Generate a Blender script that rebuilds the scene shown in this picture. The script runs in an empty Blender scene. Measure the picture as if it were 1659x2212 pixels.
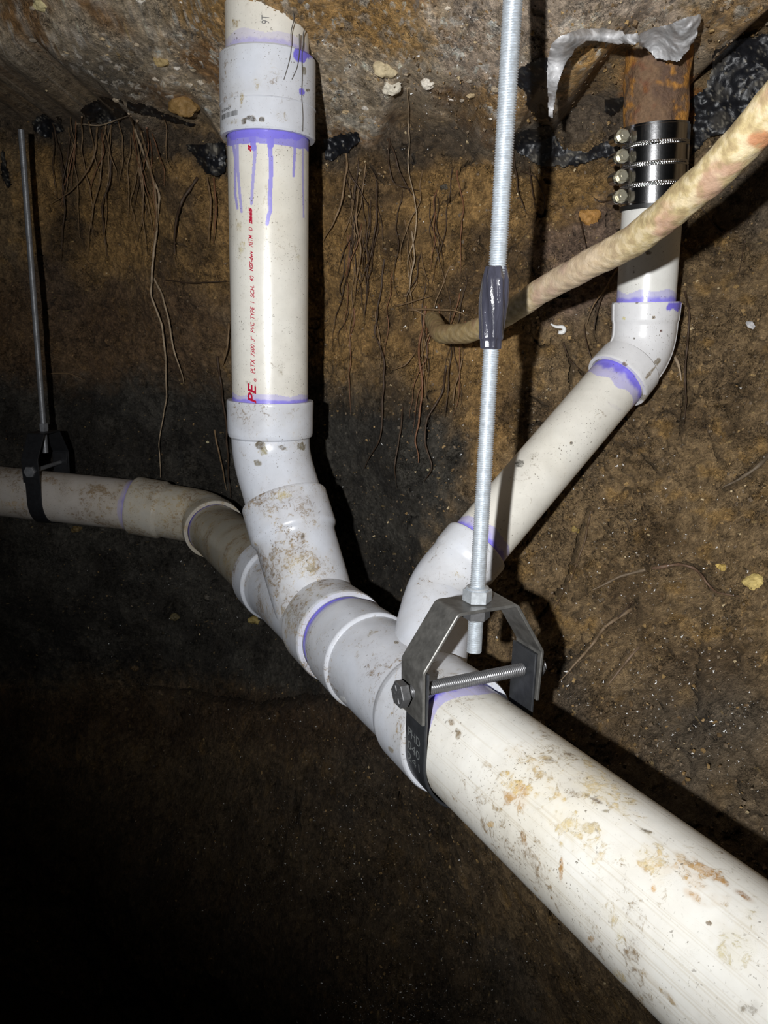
import bpy, math, random
import numpy as np
from mathutils import Vector, Matrix
random.seed(7); RNG = np.random.default_rng(11)
D2R = math.pi/180

# ------------------------------------------------------------------ camera
FPX, CX, CY = 1661.0, 829.5, 1106.0
CAM = np.array([0.0, 0.0, 1.3])
_up = np.array([187., 7042., 1661.]); _up /= np.linalg.norm(_up)      # world up seen by the tilted camera
_fw = np.array([0, 0, -1.0]); _fw = _fw - _fw.dot(_up)*_up; _fw /= np.linalg.norm(_fw)
_rt = np.cross(_fw, _up)
RW = np.stack([_rt, _fw, _up])                                       # camera vector -> world vector
def W(px, py, d):
    "world point of a photo position at a measured distance"
    return CAM + RW @ np.array([(px-CX)*d/FPX, -(py-CY)*d/FPX, -d])
def cw(x, y, z):
    return CAM + RW @ np.array([x, -y, -z])
def project(P):
    c = (P - CAM) @ RW
    d = np.maximum(-c[..., 2], 1e-4)
    return CX + FPX*c[..., 0]/d, CY - FPX*c[..., 1]/d
cam = bpy.data.cameras.new('camera'); co = bpy.data.objects.new('camera', cam)
bpy.context.scene.collection.objects.link(co)
M = Matrix([list(RW[i]) for i in range(3)]).to_4x4()
M.translation = Vector(CAM); co.matrix_world = M
cam.sensor_fit = 'VERTICAL'; cam.sensor_height = 24; cam.lens = 24*FPX/2212; cam.clip_start = 0.01
bpy.context.scene.camera = co

# ------------------------------------------------------------------ light: one hand torch just left of the lens
sc = bpy.context.scene
sc.view_settings.view_transform = 'Standard'; sc.view_settings.look = 'None'
sc.view_settings.exposure = 0.0; sc.view_settings.gamma = 1.0; sc.view_settings.use_curve_mapping = False
wd = bpy.data.worlds.new('dark'); sc.world = wd; wd.use_nodes = True
wd.node_tree.nodes['Background'].inputs[0].default_value = (0.6, 0.65, 0.8, 1)
wd.node_tree.nodes['Background'].inputs[1].default_value = 0.0015
def torch(name, pos, target, watts, size, blend, radius):
    l = bpy.data.lights.new(name, 'SPOT'); l.energy = watts; l.spot_size = size*D2R; l.spot_blend = blend
    l.shadow_soft_size = radius; l.color = (0.985, 0.99, 0.99)
    o = bpy.data.objects.new(name, l); sc.collection.objects.link(o)
    o.location = pos; o.rotation_euler = (Vector(target)-Vector(pos)).to_track_quat('-Z', 'Y').to_euler()
    return o
TL = cw(-0.09, 0.0, -0.13)
torch('torch_light', TL, W(1200, 540, 1.0), 43, 105, 1.0, 0.006)

# ------------------------------------------------------------------ noise
_p = RNG.permutation(512); _p = np.concatenate([_p, _p, _p])
_g3 = RNG.normal(size=(512, 3)); _g3 /= np.linalg.norm(_g3, axis=1)[:, None]; _g3 = _g3.astype(np.float32)
def noise3(P, f, seed=0):
    P = (np.asarray(P, dtype=np.float64)*f + 137.31 + seed*17.77)
    out = None
    I = np.floor(P).astype(np.int64); F = (P-I).astype(np.float32); I = I & 511
    U = F*F*F*(F*(F*6-15)+10)
    res = np.zeros(P.shape[0], np.float32)
    for dx in (0, 1):
        a = _p[I[:, 0]+dx]; wx = U[:, 0] if dx else 1-U[:, 0]
        for dy in (0, 1):
            b = _p[a+((I[:, 1]+dy) & 511)]; wy = U[:, 1] if dy else 1-U[:, 1]
            for dz in (0, 1):
                g = _g3[_p[b+((I[:, 2]+dz) & 511)]]; wz = U[:, 2] if dz else 1-U[:, 2]
                res += wx*wy*wz*(g[:, 0]*(F[:, 0]-dx)+g[:, 1]*(F[:, 1]-dy)+g[:, 2]*(F[:, 2]-dz))
    return res*1.5
def fbm(P, f, o=4, seed=0, gain=.5):
    r = 0; a = 1; t = 0
    for i in range(o):
        r = r + a*noise3(P, f*2.03**i, seed+i*3); t += a; a *= gain
    return r/t*1.4
def sstep(a, b, x):
    t = np.clip((x-a)/(b-a+1e-12), 0, 1); return t*t*(3-2*t)
def srgb(r, g, b):
    f = lambda c: (c/255/12.92) if c/255 <= .04045 else ((c/255+.055)/1.055)**2.4
    return np.array([f(r), f(g), f(b)])
def mix(A, B, m):
    m = np.asarray(m)[:, None]; return A*(1-m)+B*m
def worley(x, y, f, seed=0):
    x = x*f; y = y*f; ix = np.floor(x).astype(np.int64); iy = np.floor(y).astype(np.int64)
    d1 = np.full(x.shape, 9., np.float32); d2 = d1.copy(); cid = np.zeros(x.shape, np.int64)
    for a in (-1, 0, 1):
        for b in (-1, 0, 1):
            h = _p[_p[((ix+a+seed*31) & 511)] + ((iy+b) & 511)]
            h2 = _p[h+77]
            px = ix+a+h/512.; py = iy+b+h2/512.
            d = np.hypot(px-x, py-y)
            m = d < d1
            d2 = np.where(m, d1, np.minimum(d2, d)); cid = np.where(m, h, cid); d1 = np.where(m, d, d1)
    return d1, d2, cid
def worley3(P, f, seed=0):
    P = P*f; I = np.floor(P).astype(np.int64); d1 = np.full(len(P), 9.); cid = np.zeros(len(P), np.int64)
    for a in (-1, 0, 1):
        for b in (-1, 0, 1):
            for c in (-1, 0, 1):
                h = _p[_p[_p[(I[:, 0]+a+seed*31) & 511]+((I[:, 1]+b) & 511)]+((I[:, 2]+c) & 511)]
                q = np.stack([I[:, 0]+a+h/512., I[:, 1]+b+_p[h+77]/512., I[:, 2]+c+_p[h+191]/512.], 1)
                d = np.linalg.norm(q-P, axis=1); m = d < d1; cid = np.where(m, h, cid); d1 = np.where(m, d, d1)
    return d1, cid
def pdist(px, py, pts):
    "distance from points to a polyline, and position along it 0..1"
    pts = np.array(pts, float); best = np.full(px.shape, 1e9); bt = np.zeros(px.shape)
    n = len(pts)-1
    for i in range(n):
        a, b = pts[i], pts[i+1]; ab = b-a; L = ab.dot(ab)+1e-12
        t = np.clip(((px-a[0])*ab[0]+(py-a[1])*ab[1])/L, 0, 1)
        d = np.hypot(px-a[0]-t*ab[0], py-a[1]-t*ab[1])
        m = d < best; best = np.where(m, d, best); bt = np.where(m, (i+t)/n, bt)
    return best, bt
def inpoly(px, py, poly):
    r = np.zeros(px.shape, bool); n = len(poly)
    for i in range(n):
        x1, y1 = poly[i]; x2, y2 = poly[(i+1) % n]
        c = ((y1 > py) != (y2 > py)) & (px < (x2-x1)*(py-y1)/((y2-y1) if y2 != y1 else 1e-9)+x1)
        r ^= c
    return r
def polysd(px, py, poly):
    d, _ = pdist(px, py, list(poly)+[poly[0]])
    return np.where(inpoly(px, py, poly), d, -d)

# ------------------------------------------------------------------ materials
def mat(name, attr=None, color=(.5, .5, .5), rough=.5, metal=0., spec=.5, grain=0., gscale=800., bump=0., bscale=600.,
        stretch=(1, 1, 1), dirtrough=0., bumpdist=.0006, coat=0., trans=0., alpha=1.):
    m = bpy.data.materials.new(name); m.use_nodes = True; nt = m.node_tree; N = nt.nodes; L = nt.links
    b = N['Principled BSDF']; b.inputs['Roughness'].default_value = rough; b.inputs['Metallic'].default_value = metal
    b.inputs['Specular IOR Level'].default_value = spec; b.inputs['Coat Weight'].default_value = coat
    b.inputs['Coat Roughness'].default_value = .15
    b.inputs['Transmission Weight'].default_value = trans; b.inputs['Alpha'].default_value = alpha
    tc = N.new('ShaderNodeTexCoord'); mp = N.new('ShaderNodeMapping'); mp.inputs['Scale'].default_value = stretch
    L.new(tc.outputs['Object'], mp.inputs[0])
    if attr:
        a = N.new('ShaderNodeAttribute'); a.attribute_name = attr; csock = a.outputs['Color']
        if dirtrough:
            mr = N.new('ShaderNodeMapRange'); mr.inputs['To Min'].default_value = rough; mr.inputs['To Max'].default_value = dirtrough
            L.new(a.outputs['Alpha'], mr.inputs['Value']); L.new(mr.outputs[0], b.inputs['Roughness'])
    else:
        c = N.new('ShaderNodeRGB'); c.outputs[0].default_value = (*color, 1); csock = c.outputs[0]
    if grain:
        n = N.new('ShaderNodeTexNoise'); n.inputs['Scale'].default_value = gscale; n.inputs['Detail'].default_value = 5
        n.inputs['Roughness'].default_value = .65
        L.new(mp.outputs[0], n.inputs['Vector'])
        r = N.new('ShaderNodeMapRange'); r.inputs['From Min'].default_value = .25; r.inputs['From Max'].default_value = .75
        r.inputs['To Min'].default_value = 1-grain; r.inputs['To Max'].default_value = 1+grain
        L.new(n.outputs['Fac'], r.inputs['Value'])
        v = N.new('ShaderNodeVectorMath'); v.operation = 'SCALE'
        L.new(csock, v.inputs[0]); L.new(r.outputs[0], v.inputs['Scale']); csock = v.outputs[0]
    L.new(csock, b.inputs['Base Color'])
    if bump:
        n2 = N.new('ShaderNodeTexNoise'); n2.inputs['Scale'].default_value = bscale; n2.inputs['Detail'].default_value = 6
        n2.inputs['Roughness'].default_value = .6
        L.new(mp.outputs[0], n2.inputs['Vector'])
        bp = N.new('ShaderNodeBump'); bp.inputs['Strength'].default_value = bump; bp.inputs['Distance'].default_value = bumpdist
        L.new(n2.outputs['Fac'], bp.inputs['Height']); L.new(bp.outputs[0], b.inputs['Normal'])
    return m
def soil_mat():
    m = bpy.data.materials.new('soil'); m.use_nodes = True; nt = m.node_tree; N = nt.nodes; L = nt.links; b = N['Principled BSDF']
    tc = N.new('ShaderNodeTexCoord'); a = N.new('ShaderNodeAttribute'); a.attribute_name = 'Col'
    def noise(sc_, det, ro=.6, dist=0.):
        n = N.new('ShaderNodeTexNoise'); n.inputs['Scale'].default_value = sc_; n.inputs['Detail'].default_value = det
        n.inputs['Roughness'].default_value = ro; n.inputs['Distortion'].default_value = dist; L.new(tc.outputs['Object'], n.inputs['Vector']); return n
    def mr(sock, f0, f1, t0, t1):
        r = N.new('ShaderNodeMapRange'); r.inputs[1].default_value = f0; r.inputs[2].default_value = f1; r.inputs[3].default_value = t0; r.inputs[4].default_value = t1
        L.new(sock, r.inputs[0]); return r.outputs[0]
    def mth(op, x, y):
        q = N.new('ShaderNodeMath'); q.operation = op
        for i, v in enumerate((x, y)):
            if isinstance(v, (int, float)): q.inputs[i].default_value = v
            else: L.new(v, q.inputs[i])
        return q.outputs[0]
    n1 = noise(95, 8, .72, .6); n2 = noise(420, 5, .7); n3 = noise(150, 4, .6, 1.5)
    f = mth('MULTIPLY', mr(n1.outputs['Fac'], .32, .68, .42, 1.62), mr(n2.outputs['Fac'], .3, .7, .62, 1.42))
    # thin fissures, their shade painted into the base colour
    vo = N.new('ShaderNodeTexVoronoi'); vo.feature = 'DISTANCE_TO_EDGE'; vo.inputs['Scale'].default_value = 62
    wv = N.new('ShaderNodeVectorMath'); wv.operation = 'MULTIPLY_ADD'; L.new(n3.outputs['Color'], wv.inputs[0]); wv.inputs[1].default_value = (.035, .035, .035); L.new(tc.outputs['Object'], wv.inputs[2])
    L.new(wv.outputs[0], vo.inputs['Vector'])
    gate = noise(19, 3); fis = mth('MULTIPLY', mr(vo.outputs['Distance'], .0, .05, 1., 0.), mr(gate.outputs['Fac'], .47, .56, 0., 1.))
    f = mth('MULTIPLY', f, mr(fis, 0, 1, 1., .12))
    v = N.new('ShaderNodeVectorMath'); v.operation = 'SCALE'; L.new(a.outputs['Color'], v.inputs[0]); L.new(f, v.inputs['Scale']); L.new(v.outputs[0], b.inputs['Base Color'])
    L.new(mr(a.outputs['Alpha'], 0, 1, .62, .30), b.inputs['Roughness']); b.inputs['Specular IOR Level'].default_value = .45
    h = mth('ADD', mth('MULTIPLY', n1.outputs['Fac'], 1.0), mth('MULTIPLY', n2.outputs['Fac'], .35)); h = mth('SUBTRACT', h, mth('MULTIPLY', fis, .5))
    bp = N.new('ShaderNodeBump'); bp.inputs['Strength'].default_value = 1.; bp.inputs['Distance'].default_value = .011
    L.new(h, bp.inputs['Height']); L.new(bp.outputs[0], b.inputs['Normal']); return m
M_SOIL = soil_mat()
def pvc_mat():
    m = bpy.data.materials.new('pvc'); m.use_nodes = True; nt = m.node_tree; N = nt.nodes; L = nt.links; b = N['Principled BSDF']
    tc = N.new('ShaderNodeTexCoord'); a = N.new('ShaderNodeAttribute'); a.attribute_name = 'Col'; d = N.new('ShaderNodeAttribute'); d.attribute_name = 'Dirt'
    def noise(sc_, det, ro=.6, dist=0.):
        n = N.new('ShaderNodeTexNoise'); n.inputs['Scale'].default_value = sc_; n.inputs['Detail'].default_value = det
        n.inputs['Roughness'].default_value = ro; n.inputs['Distortion'].default_value = dist; L.new(tc.outputs['Object'], n.inputs['Vector']); return n.outputs['Fac']
    def mr(sock, f0, f1, t0, t1):
        r = N.new('ShaderNodeMapRange'); r.inputs[1].default_value = f0; r.inputs[2].default_value = f1; r.inputs[3].default_value = t0; r.inputs[4].default_value = t1
        L.new(sock, r.inputs[0]); return r.outputs[0]
    def mth(op, x, y):
        q = N.new('ShaderNodeMath'); q.operation = op
        for i, v in enumerate((x, y)):
            if isinstance(v, (int, float)): q.inputs[i].default_value = v
            else: L.new(v, q.inputs[i])
        return q.outputs[0]
    def mx(f, A, B):
        q = N.new('ShaderNodeMix'); q.data_type = 'RGBA'; L.new(f, q.inputs[0])
        for i, v in ((6, A), (7, B)):
            if isinstance(v, tuple): q.inputs[i].default_value = v
            else: L.new(v, q.inputs[i])
        return q.outputs[2]
    amt = d.outputs['Alpha']
    nz = noise(115, 9, .76, .8); fac = mr(mth('ADD', amt, mth('MULTIPLY', mth('SUBTRACT', nz, .5), 3.4)), .42, .62, 0., 1.)
    fac = mth('MULTIPLY', fac, mr(amt, .02, .25, 0., .9)); fac = mth('MULTIPLY', fac, mr(noise(330, 4, .7), .40, .58, .22, 1.))
    wash = mth('MULTIPLY', amt, .5)
    sp = noise(520, 2, .5, .4); spf = mth('MULTIPLY', mr(mth('ADD', sp, mth('MULTIPLY', amt, .05)), .665, .70, 0., .8), mr(noise(26, 3), .42, .6, .15, 1.))
    hair = noise(260, 3, .6, 3.5); hf = mth('MULTIPLY', mr(mth('ABSOLUTE', mth('SUBTRACT', hair, .5), 0), 0., .012, .5, 0.), mr(noise(40, 3), .52, .62, 0., 1.))
    c = mx(wash, a.outputs['Color'], d.outputs['Color']); c = mx(hf, c, (.33, .29, .22, 1)); c = mx(fac, c, d.outputs['Color']); c = mx(spf, c, (.11, .085, .055, 1))
    v = N.new('ShaderNodeVectorMath'); v.operation = 'SCALE'; L.new(c, v.inputs[0]); L.new(mr(noise(60, 5), .3, .7, .95, 1.05), v.inputs['Scale']); L.new(v.outputs[0], b.inputs['Base Color'])
    L.new(mr(mth('MAXIMUM', fac, spf), 0, 1, .30, .75), b.inputs['Roughness'])
    h = mth('ADD', mth('MULTIPLY', fac, .5), mth('MULTIPLY', noise(90, 4), .35)); bp = N.new('ShaderNodeBump'); bp.inputs['Strength'].default_value = .4; bp.inputs['Distance'].default_value = .0008
    L.new(h, bp.inputs['Height']); L.new(bp.outputs[0], b.inputs['Normal']); return m
M_PVC = pvc_mat()
M_ZINC = mat('zinc', color=(.62, .66, .70), rough=.34, metal=.62, grain=.25, gscale=300, bump=.2, bscale=900)
M_STEEL = mat('dark_steel', color=(.115, .112, .105), rough=.40, metal=.35, spec=.5, grain=.45, gscale=130, bump=.25, bscale=500)
M_STRAP = mat('black_strap', color=(.034, .036, .04), rough=.38, metal=.2, grain=.3, gscale=160, bump=.2, bscale=500)
M_BOLT = mat('bolt_steel', color=(.16, .16, .165), rough=.33, metal=.6, grain=.25, gscale=400, bump=.1)
M_BACKROD = mat('old_rod', color=(.30, .31, .33), rough=.4, metal=.5, grain=.3, gscale=150, bump=.3, bscale=500)
M_BACKSTEEL = mat('back_steel', color=(.022, .023, .026), rough=.42, metal=.2, grain=.3, gscale=160, bump=.2)
M_SHINY = mat('stainless', color=(.62, .62, .63), rough=.17, metal=1., grain=.12, gscale=90, bump=.25, bscale=140, bumpdist=.0005)
M_SCREW = mat('screw', color=(.62, .58, .45), rough=.3, metal=.75, grain=.2, gscale=500)
M_RUBBER = mat('rubber', color=(.012, .012, .012), rough=.45)
M_TAPE = mat('tape', color=(.045, .045, .062), rough=.16, spec=.9, coat=.6, grain=.5, gscale=120, stretch=(1, 1, .15), bump=.7, bscale=150, bumpdist=.002)
M_RED = mat('red_ink', color=tuple(srgb(178, 10, 52)), rough=.5, grain=.2)
M_GREYINK = mat('grey_ink', color=tuple(srgb(95, 95, 95)), rough=.6)
M_STAMP = mat('stamp', color=(.16, .17, .17), rough=.4)
M_MEMB = mat('black_membrane', 'Col', rough=.33, spec=.5, grain=.4, gscale=300, bump=.5, bscale=160, bumpdist=.002, dirtrough=.8)
M_ROCK = mat('rock', 'Col', rough=.6, grain=.3, gscale=350, bump=.7, bscale=300, bumpdist=.002)
M_ROOT = mat('root', 'Col', rough=.6, grain=.35, gscale=600, bump=.5, bscale=700)
M_CONDUIT = mat('old_conduit', 'Col', rough=.6, grain=.15, gscale=200, bump=.6, bscale=260, bumpdist=.0012)
M_SPECK = mat('white_flakes', color=(.80, .80, .78), rough=.4)
M_IRON = mat('rust', 'Col', rough=.75, grain=.35, gscale=300, bump=.9, bscale=220, bumpdist=.003)
def film():
    m = bpy.data.materials.new('plastic_film'); m.use_nodes = True; nt = m.node_tree; N = nt.nodes; L = nt.links
    b = N['Principled BSDF']; tc = N.new('ShaderNodeTexCoord')
    n = N.new('ShaderNodeTexNoise'); n.inputs['Scale'].default_value = 60; n.inputs['Detail'].default_value = 9; n.inputs['Roughness'].default_value = .7
    L.new(tc.outputs['Object'], n.inputs['Vector'])
    r = N.new('ShaderNodeValToRGB'); r.color_ramp.elements[0].position = .35; r.color_ramp.elements[1].position = .68
    r.color_ramp.elements[0].color = (.32, .325, .335, 1); r.color_ramp.elements[1].color = (.86, .85, .86, 1)
    L.new(n.outputs['Fac'], r.inputs[0]); L.new(r.outputs[0], b.inputs['Base Color'])
    mr = N.new('ShaderNodeMapRange'); mr.inputs['From Min'].default_value = .3; mr.inputs['From Max'].default_value = .65
    mr.inputs['To Min'].default_value = .6; mr.inputs['To Max'].default_value = .97
    L.new(n.outputs['Fac'], mr.inputs[0]); L.new(mr.outputs[0], b.inputs['Alpha'])
    b.inputs['Roughness'].default_value = .28
    return m
M_FILM = film()

# ------------------------------------------------------------------ object helpers
def link(o, parent=None):
    sc.collection.objects.link(o)
    if parent is not None:
        o.parent = parent; o.matrix_parent_inverse = parent.matrix_world.inverted()
    return o
def tag(o, label, cat, group=None, kind=None):
    o['label'] = label; o['category'] = cat
    if group: o['group'] = group
    if kind: o['kind'] = kind
    return o
def empty(name, loc, label, cat, group=None):
    o = bpy.data.objects.new(name, None); o.location = loc; o.empty_display_size = .03
    o.matrix_world = Matrix.Translation(Vector(loc)); sc.collection.objects.link(o)
    return tag(o, label, cat, group)
def put_col(me, col):
    if col is None: return
    for nm, q in (col.items() if isinstance(col, dict) else (('Col', col),)):
        a = me.color_attributes.new(nm, 'FLOAT_COLOR', 'POINT'); c = np.zeros((len(me.vertices), 4), np.float32); c[:, :q.shape[1]] = q
        a.data.foreach_set('color', c.ravel())
def mesh(name, V, F, m, parent=None, col=None, smooth=35, origin=None):
    "V (n,3) world, F quads (n,4) array or list of polygons"
    V = np.asarray(V, float)
    if origin is None: origin = V.mean(0)
    if parent is not None and parent.type == 'EMPTY' and False: origin = V.mean(0)
    me = bpy.data.meshes.new(name); L = V-origin
    if isinstance(F, np.ndarray):
        k = F.shape[1]
        me.vertices.add(len(L)); me.vertices.foreach_set('co', L.astype(np.float32).ravel())
        me.loops.add(F.size); me.loops.foreach_set('vertex_index', F.astype(np.int32).ravel())
        me.polygons.add(len(F)); me.polygons.foreach_set('loop_start', np.arange(0, F.size, k, dtype=np.int32))
        me.polygons.foreach_set('loop_total', np.full(len(F), k, np.int32))
        me.update(calc_edges=True)
    else:
        me.from_pydata([tuple(v) for v in L], [], [tuple(f) for f in F]); me.update()
    put_col(me, col)
    if smooth is not None:
        me.polygons.foreach_set('use_smooth', np.ones(len(me.polygons), bool))
        if smooth < 179: me.set_sharp_from_angle(angle=smooth*D2R)
    me.materials.append(m)
    o = bpy.data.objects.new(name, me)
    o.matrix_world = Matrix.Translation(Vector(origin)); link(o)
    if parent is not None:
        o.parent = parent
        o.matrix_parent_inverse = Matrix.Translation(-wloc(parent))
    return o
def wloc(o):
    v = Vector(o.get('_w', o.location)) if False else Vector(o.location)
    return v
def norm(v): v = np.asarray(v, float); return v/np.linalg.norm(v)
def bend_path(pts, R, step=.004):
    "polyline with rounded corners"
    pts = [np.asarray(p, float) for p in pts]; out = [pts[0]]
    for i in range(1, len(pts)-1):
        a, c, b = pts[i-1], pts[i], pts[i+1]; u = norm(a-c); v = norm(b-c)
        ang = math.acos(np.clip(u.dot(v), -1, 1)); tl = min(R/math.tan(ang/2), .49*np.linalg.norm(a-c), .49*np.linalg.norm(b-c))
        p0, p1 = c+u*tl, c+v*tl
        n = 14
        for k in range(n+1):
            t = k/n; out.append((1-t)**2*p0+2*t*(1-t)*c+t*t*p1)
    out.append(pts[-1]); return np.array(out)
def resample(path, s):
    d = np.concatenate([[0], np.cumsum(np.linalg.norm(np.diff(path, axis=0), axis=1))])
    return np.stack([np.interp(s, d, path[:, k]) for k in range(3)], 1), d[-1]
def frames(P, ref=None):
    T = np.gradient(P, axis=0); T /= np.linalg.norm(T, axis=1)[:, None]+1e-12
    if ref is None: ref = CAM-P[0]
    n = ref-ref.dot(T[0])*T[0]; n = norm(n); Ns = [n]
    for i in range(1, len(P)):
        n = n-n.dot(T[i])*T[i]; n = n/np.linalg.norm(n); Ns.append(n)
    Ns = np.array(Ns); return T, Ns, np.cross(T, Ns)
def sweep(path, prof, seg=96, step=None, ref=None, rfun=None, caps=True):
    """tube along path. prof = [(s, r), ...] (equal s makes a step). returns V, F, s, theta"""
    path = np.asarray(path, float)
    ss = []; rr = []
    for i, (s, r) in enumerate(prof):
        if i and step and s-prof[i-1][0] > step:
            n = int((s-prof[i-1][0])/step)
            for k in range(1, n):
                ss.append(prof[i-1][0]+(s-prof[i-1][0])*k/n); rr.append(prof[i-1][1]+(r-prof[i-1][1])*k/n)
        ss.append(s); rr.append(r)
    ss = np.array(ss); rr = np.array(rr)
    # frames from a strictly increasing path
    us, inv = np.unique(np.round(ss, 7), return_inverse=True)
    d = np.concatenate([[0], np.cumsum(np.linalg.norm(np.diff(path, axis=0), axis=1))])
    # extend the ends straight on
    def at(s):
        P = np.stack([np.interp(s, d, path[:, k]) for k in range(3)], 1)
        t0 = norm(path[1]-path[0]); t1 = norm(path[-1]-path[-2])
        P = P+np.minimum(s, 0)[:, None]*t0+np.maximum(s-d[-1], 0)[:, None]*t1
        return P
    if len(us) < 3: us = np.linspace(us[0], us[-1], 3) if False else us
    P = at(us)
    T, Nn, B = frames(P, ref)
    T, Nn, B, P = T[inv], Nn[inv], B[inv], P[inv]
    th = np.linspace(0, 2*math.pi, seg, endpoint=False)-math.pi
    R = rr[:, None]*np.ones(seg)[None]
    if rfun is not None: R = rfun(ss[:, None], th[None], R)
    V = P[:, None]+R[..., None]*(np.cos(th)[None, :, None]*Nn[:, None]+np.sin(th)[None, :, None]*B[:, None])
    n = len(ss); V = V.reshape(-1, 3)
    i = np.arange(n-1)[:, None]*seg; j = np.arange(seg)[None]; j2 = (j+1) % seg
    F = np.stack([i+j, i+j2, i+seg+j2, i+seg+j], -1).reshape(-1, 4)
    S = np.repeat(ss, seg); TH = np.tile(th, n)
    if caps:
        for e, Pc in ((0, P[0]), (n-1, P[-1])):
            c = len(V); V = np.vstack([V, Pc]); S = np.append(S, ss[e]); TH = np.append(TH, 0)
            a = e*seg+np.arange(seg); b = e*seg+(np.arange(seg)+1) % seg
            if e == 0: a, b = b, a
            F = np.vstack([F, np.stack([a, b, np.full(seg, c), np.full(seg, c)], 1)])
    return V, F, S, TH
def fixtri(F):
    "polygons list without repeated indices"
    t = F[:, 2] == F[:, 3]
    return [tuple(f) for f in F[~t]]+[tuple(f[:3]) for f in F[t]]
def join(parts):
    Vs = []; Fs = []; rest = [[] for _ in parts[0][2:]]; o = 0
    for p in parts:
        Vs.append(p[0]); Fs.append(p[1]+o); o += len(p[0])
        for k, x in enumerate(p[2:]): rest[k].append(x)
    return (np.vstack(Vs), np.vstack(Fs), *[np.concatenate(r) for r in rest])
def meshq(name, V, F, m, parent=None, col=None, smooth=35, origin=None):
    t = F[:, 2] == F[:, 3]
    if t.any():
        # mixed tris and quads
        me_F = np.concatenate([F[~t].ravel(), F[t][:, :3].ravel()])
        tot = np.concatenate([np.full((~t).sum(), 4), np.full(t.sum(), 3)]).astype(np.int32)
        V = np.asarray(V, float); origin = V.mean(0) if origin is None else origin
        me = bpy.data.meshes.new(name); me.vertices.add(len(V)); me.vertices.foreach_set('co', (V-origin).astype(np.float32).ravel())
        me.loops.add(len(me_F)); me.loops.foreach_set('vertex_index', me_F.astype(np.int32))
        me.polygons.add(len(tot)); me.polygons.foreach_set('loop_start', np.concatenate([[0], np.cumsum(tot)[:-1]]).astype(np.int32))
        me.polygons.foreach_set('loop_total', tot); me.update(calc_edges=True)
        put_col(me, col)
        me.polygons.foreach_set('use_smooth', np.ones(len(me.polygons), bool)); me.set_sharp_from_angle(angle=smooth*D2R)
        me.materials.append(m); o = bpy.data.objects.new(name, me); o.matrix_world = Matrix.Translation(Vector(origin)); link(o)
        if parent is not None:
            o.parent = parent; o.matrix_parent_inverse = Matrix.Translation(-wl(parent))
        return o
    return mesh(name, V, F, m, parent, col, smooth, origin)
def wl(o):
    "world location: every object here is placed by world coordinates with cancelled parent offsets"
    return Vector(o.location)
wloc = wl

# ------------------------------------------------------------------ the run of the drain (measured lines)
def LR(t):  # centre line of the main run, upstream negative
    return cw(-.0429+.106*t+0, .1326+.0450*t, .81-.212*t)
# ------------------------------------------------------------------ wall surface y = F(x, z)
UP = [(-300,-200,1.0),(-300,250,1.15),(0,-100,.9),(0,100,1.0),(0,235,1.13),(200,-100,.82),(200,100,.96),(250,230,1.08),(400,0,.85),(400,200,1.02),
 (575,-60,.72),(560,30,.787),(575,80,.84),(575,200,.97),(750,0,.76),(750,150,.86),(800,270,.95),(1000,0,.68),(950,150,.77),(1000,260,.87),(1180,0,.64),(1180,150,.69),
 (1180,260,.78),(1420,0,.655),(1420,125,.722),(1350,150,.75),(1495,150,.75),(1400,260,.83),(1659,0,.66),(1659,200,.76),(1659,350,.85),(1900,0,.6),(1900,300,.7),(1180,-250,.55),(500,-300,.6),(1600,-250,.55)]
LO = [(-300,250,1.45),(0,300,1.42),(0,700,1.5),(-300,1000,1.6),(0,1000,1.55),(0,1300,1.62),(200,300,1.3),(250,600,1.38),(250,1000,1.5),(250,1300,1.55),
 (450,350,1.12),(450,700,1.25),(500,1050,1.45),(430,1150,1.5),(600,1350,1.4),(350,1500,1.6),(0,1600,1.7),(700,320,1.03),(700,600,1.11),(710,900,1.16),
 (760,1150,1.22),(850,1250,1.15),(850,600,1.03),(850,1000,1.05),(1000,350,.97),(1000,700,.98),(1200,300,.93),(1200,450,.92),(1175,600,.9),(1150,900,.93),
 (1300,1100,.9),(1230,1430,.86),(1220,1545,.82),(1400,250,.9),(1400,500,.92),(1480,700,.9),(1600,500,.9),(1600,900,.87),(1600,1300,.8),(1450,1500,.77),
 (1480,1725,.67),(1659,1850,.585),(1900,1500,.62),(1900,600,.78),(1900,2100,.52),(1000,1900,1.02),(1200,2150,.88),(800,1700,1.15),(600,1900,1.25),
 (300,2000,1.4),(0,2100,1.55),(800,2250,1.05),(1050,2300,.98),(-300,2100,1.6),(400,2300,1.35),(1400,2400,.78),(575,60,1.1),(1200,60,.85),(0,100,1.4),(1659,60,.8)]
def rbf(ctrl):
    P = np.array([W(*c) for c in ctrl]); X = P[:, [0, 2]]; y = P[:, 1]; n = len(X)
    k = lambda r: np.where(r > 0, r*r*np.log(r+1e-9), 0)
    A = np.zeros((n+3, n+3)); A[:n, :n] = k(np.linalg.norm(X[:, None]-X[None], axis=2))+np.eye(n)*.002
    A[:n, n] = 1; A[:n, n+1:] = X; A[n, :n] = 1; A[n+1:, :n] = X.T
    w = np.linalg.solve(A, np.concatenate([y, [0, 0, 0]]))
    def f(x, z):
        r = w[n]+w[n+1]*x+w[n+2]*z
        for i in range(n): r = r+w[i]*k(np.hypot(x-X[i, 0], z-X[i, 1]))
        return r
    return f
GX = np.linspace(-1.7, 1.1, 281); GZ = np.linspace(0.0, 2.1, 211)
gx, gz = np.meshgrid(GX, GZ, indexing='ij')
YU = rbf(UP)(gx, gz); YL = rbf(LO)(gx, gz)
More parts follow.
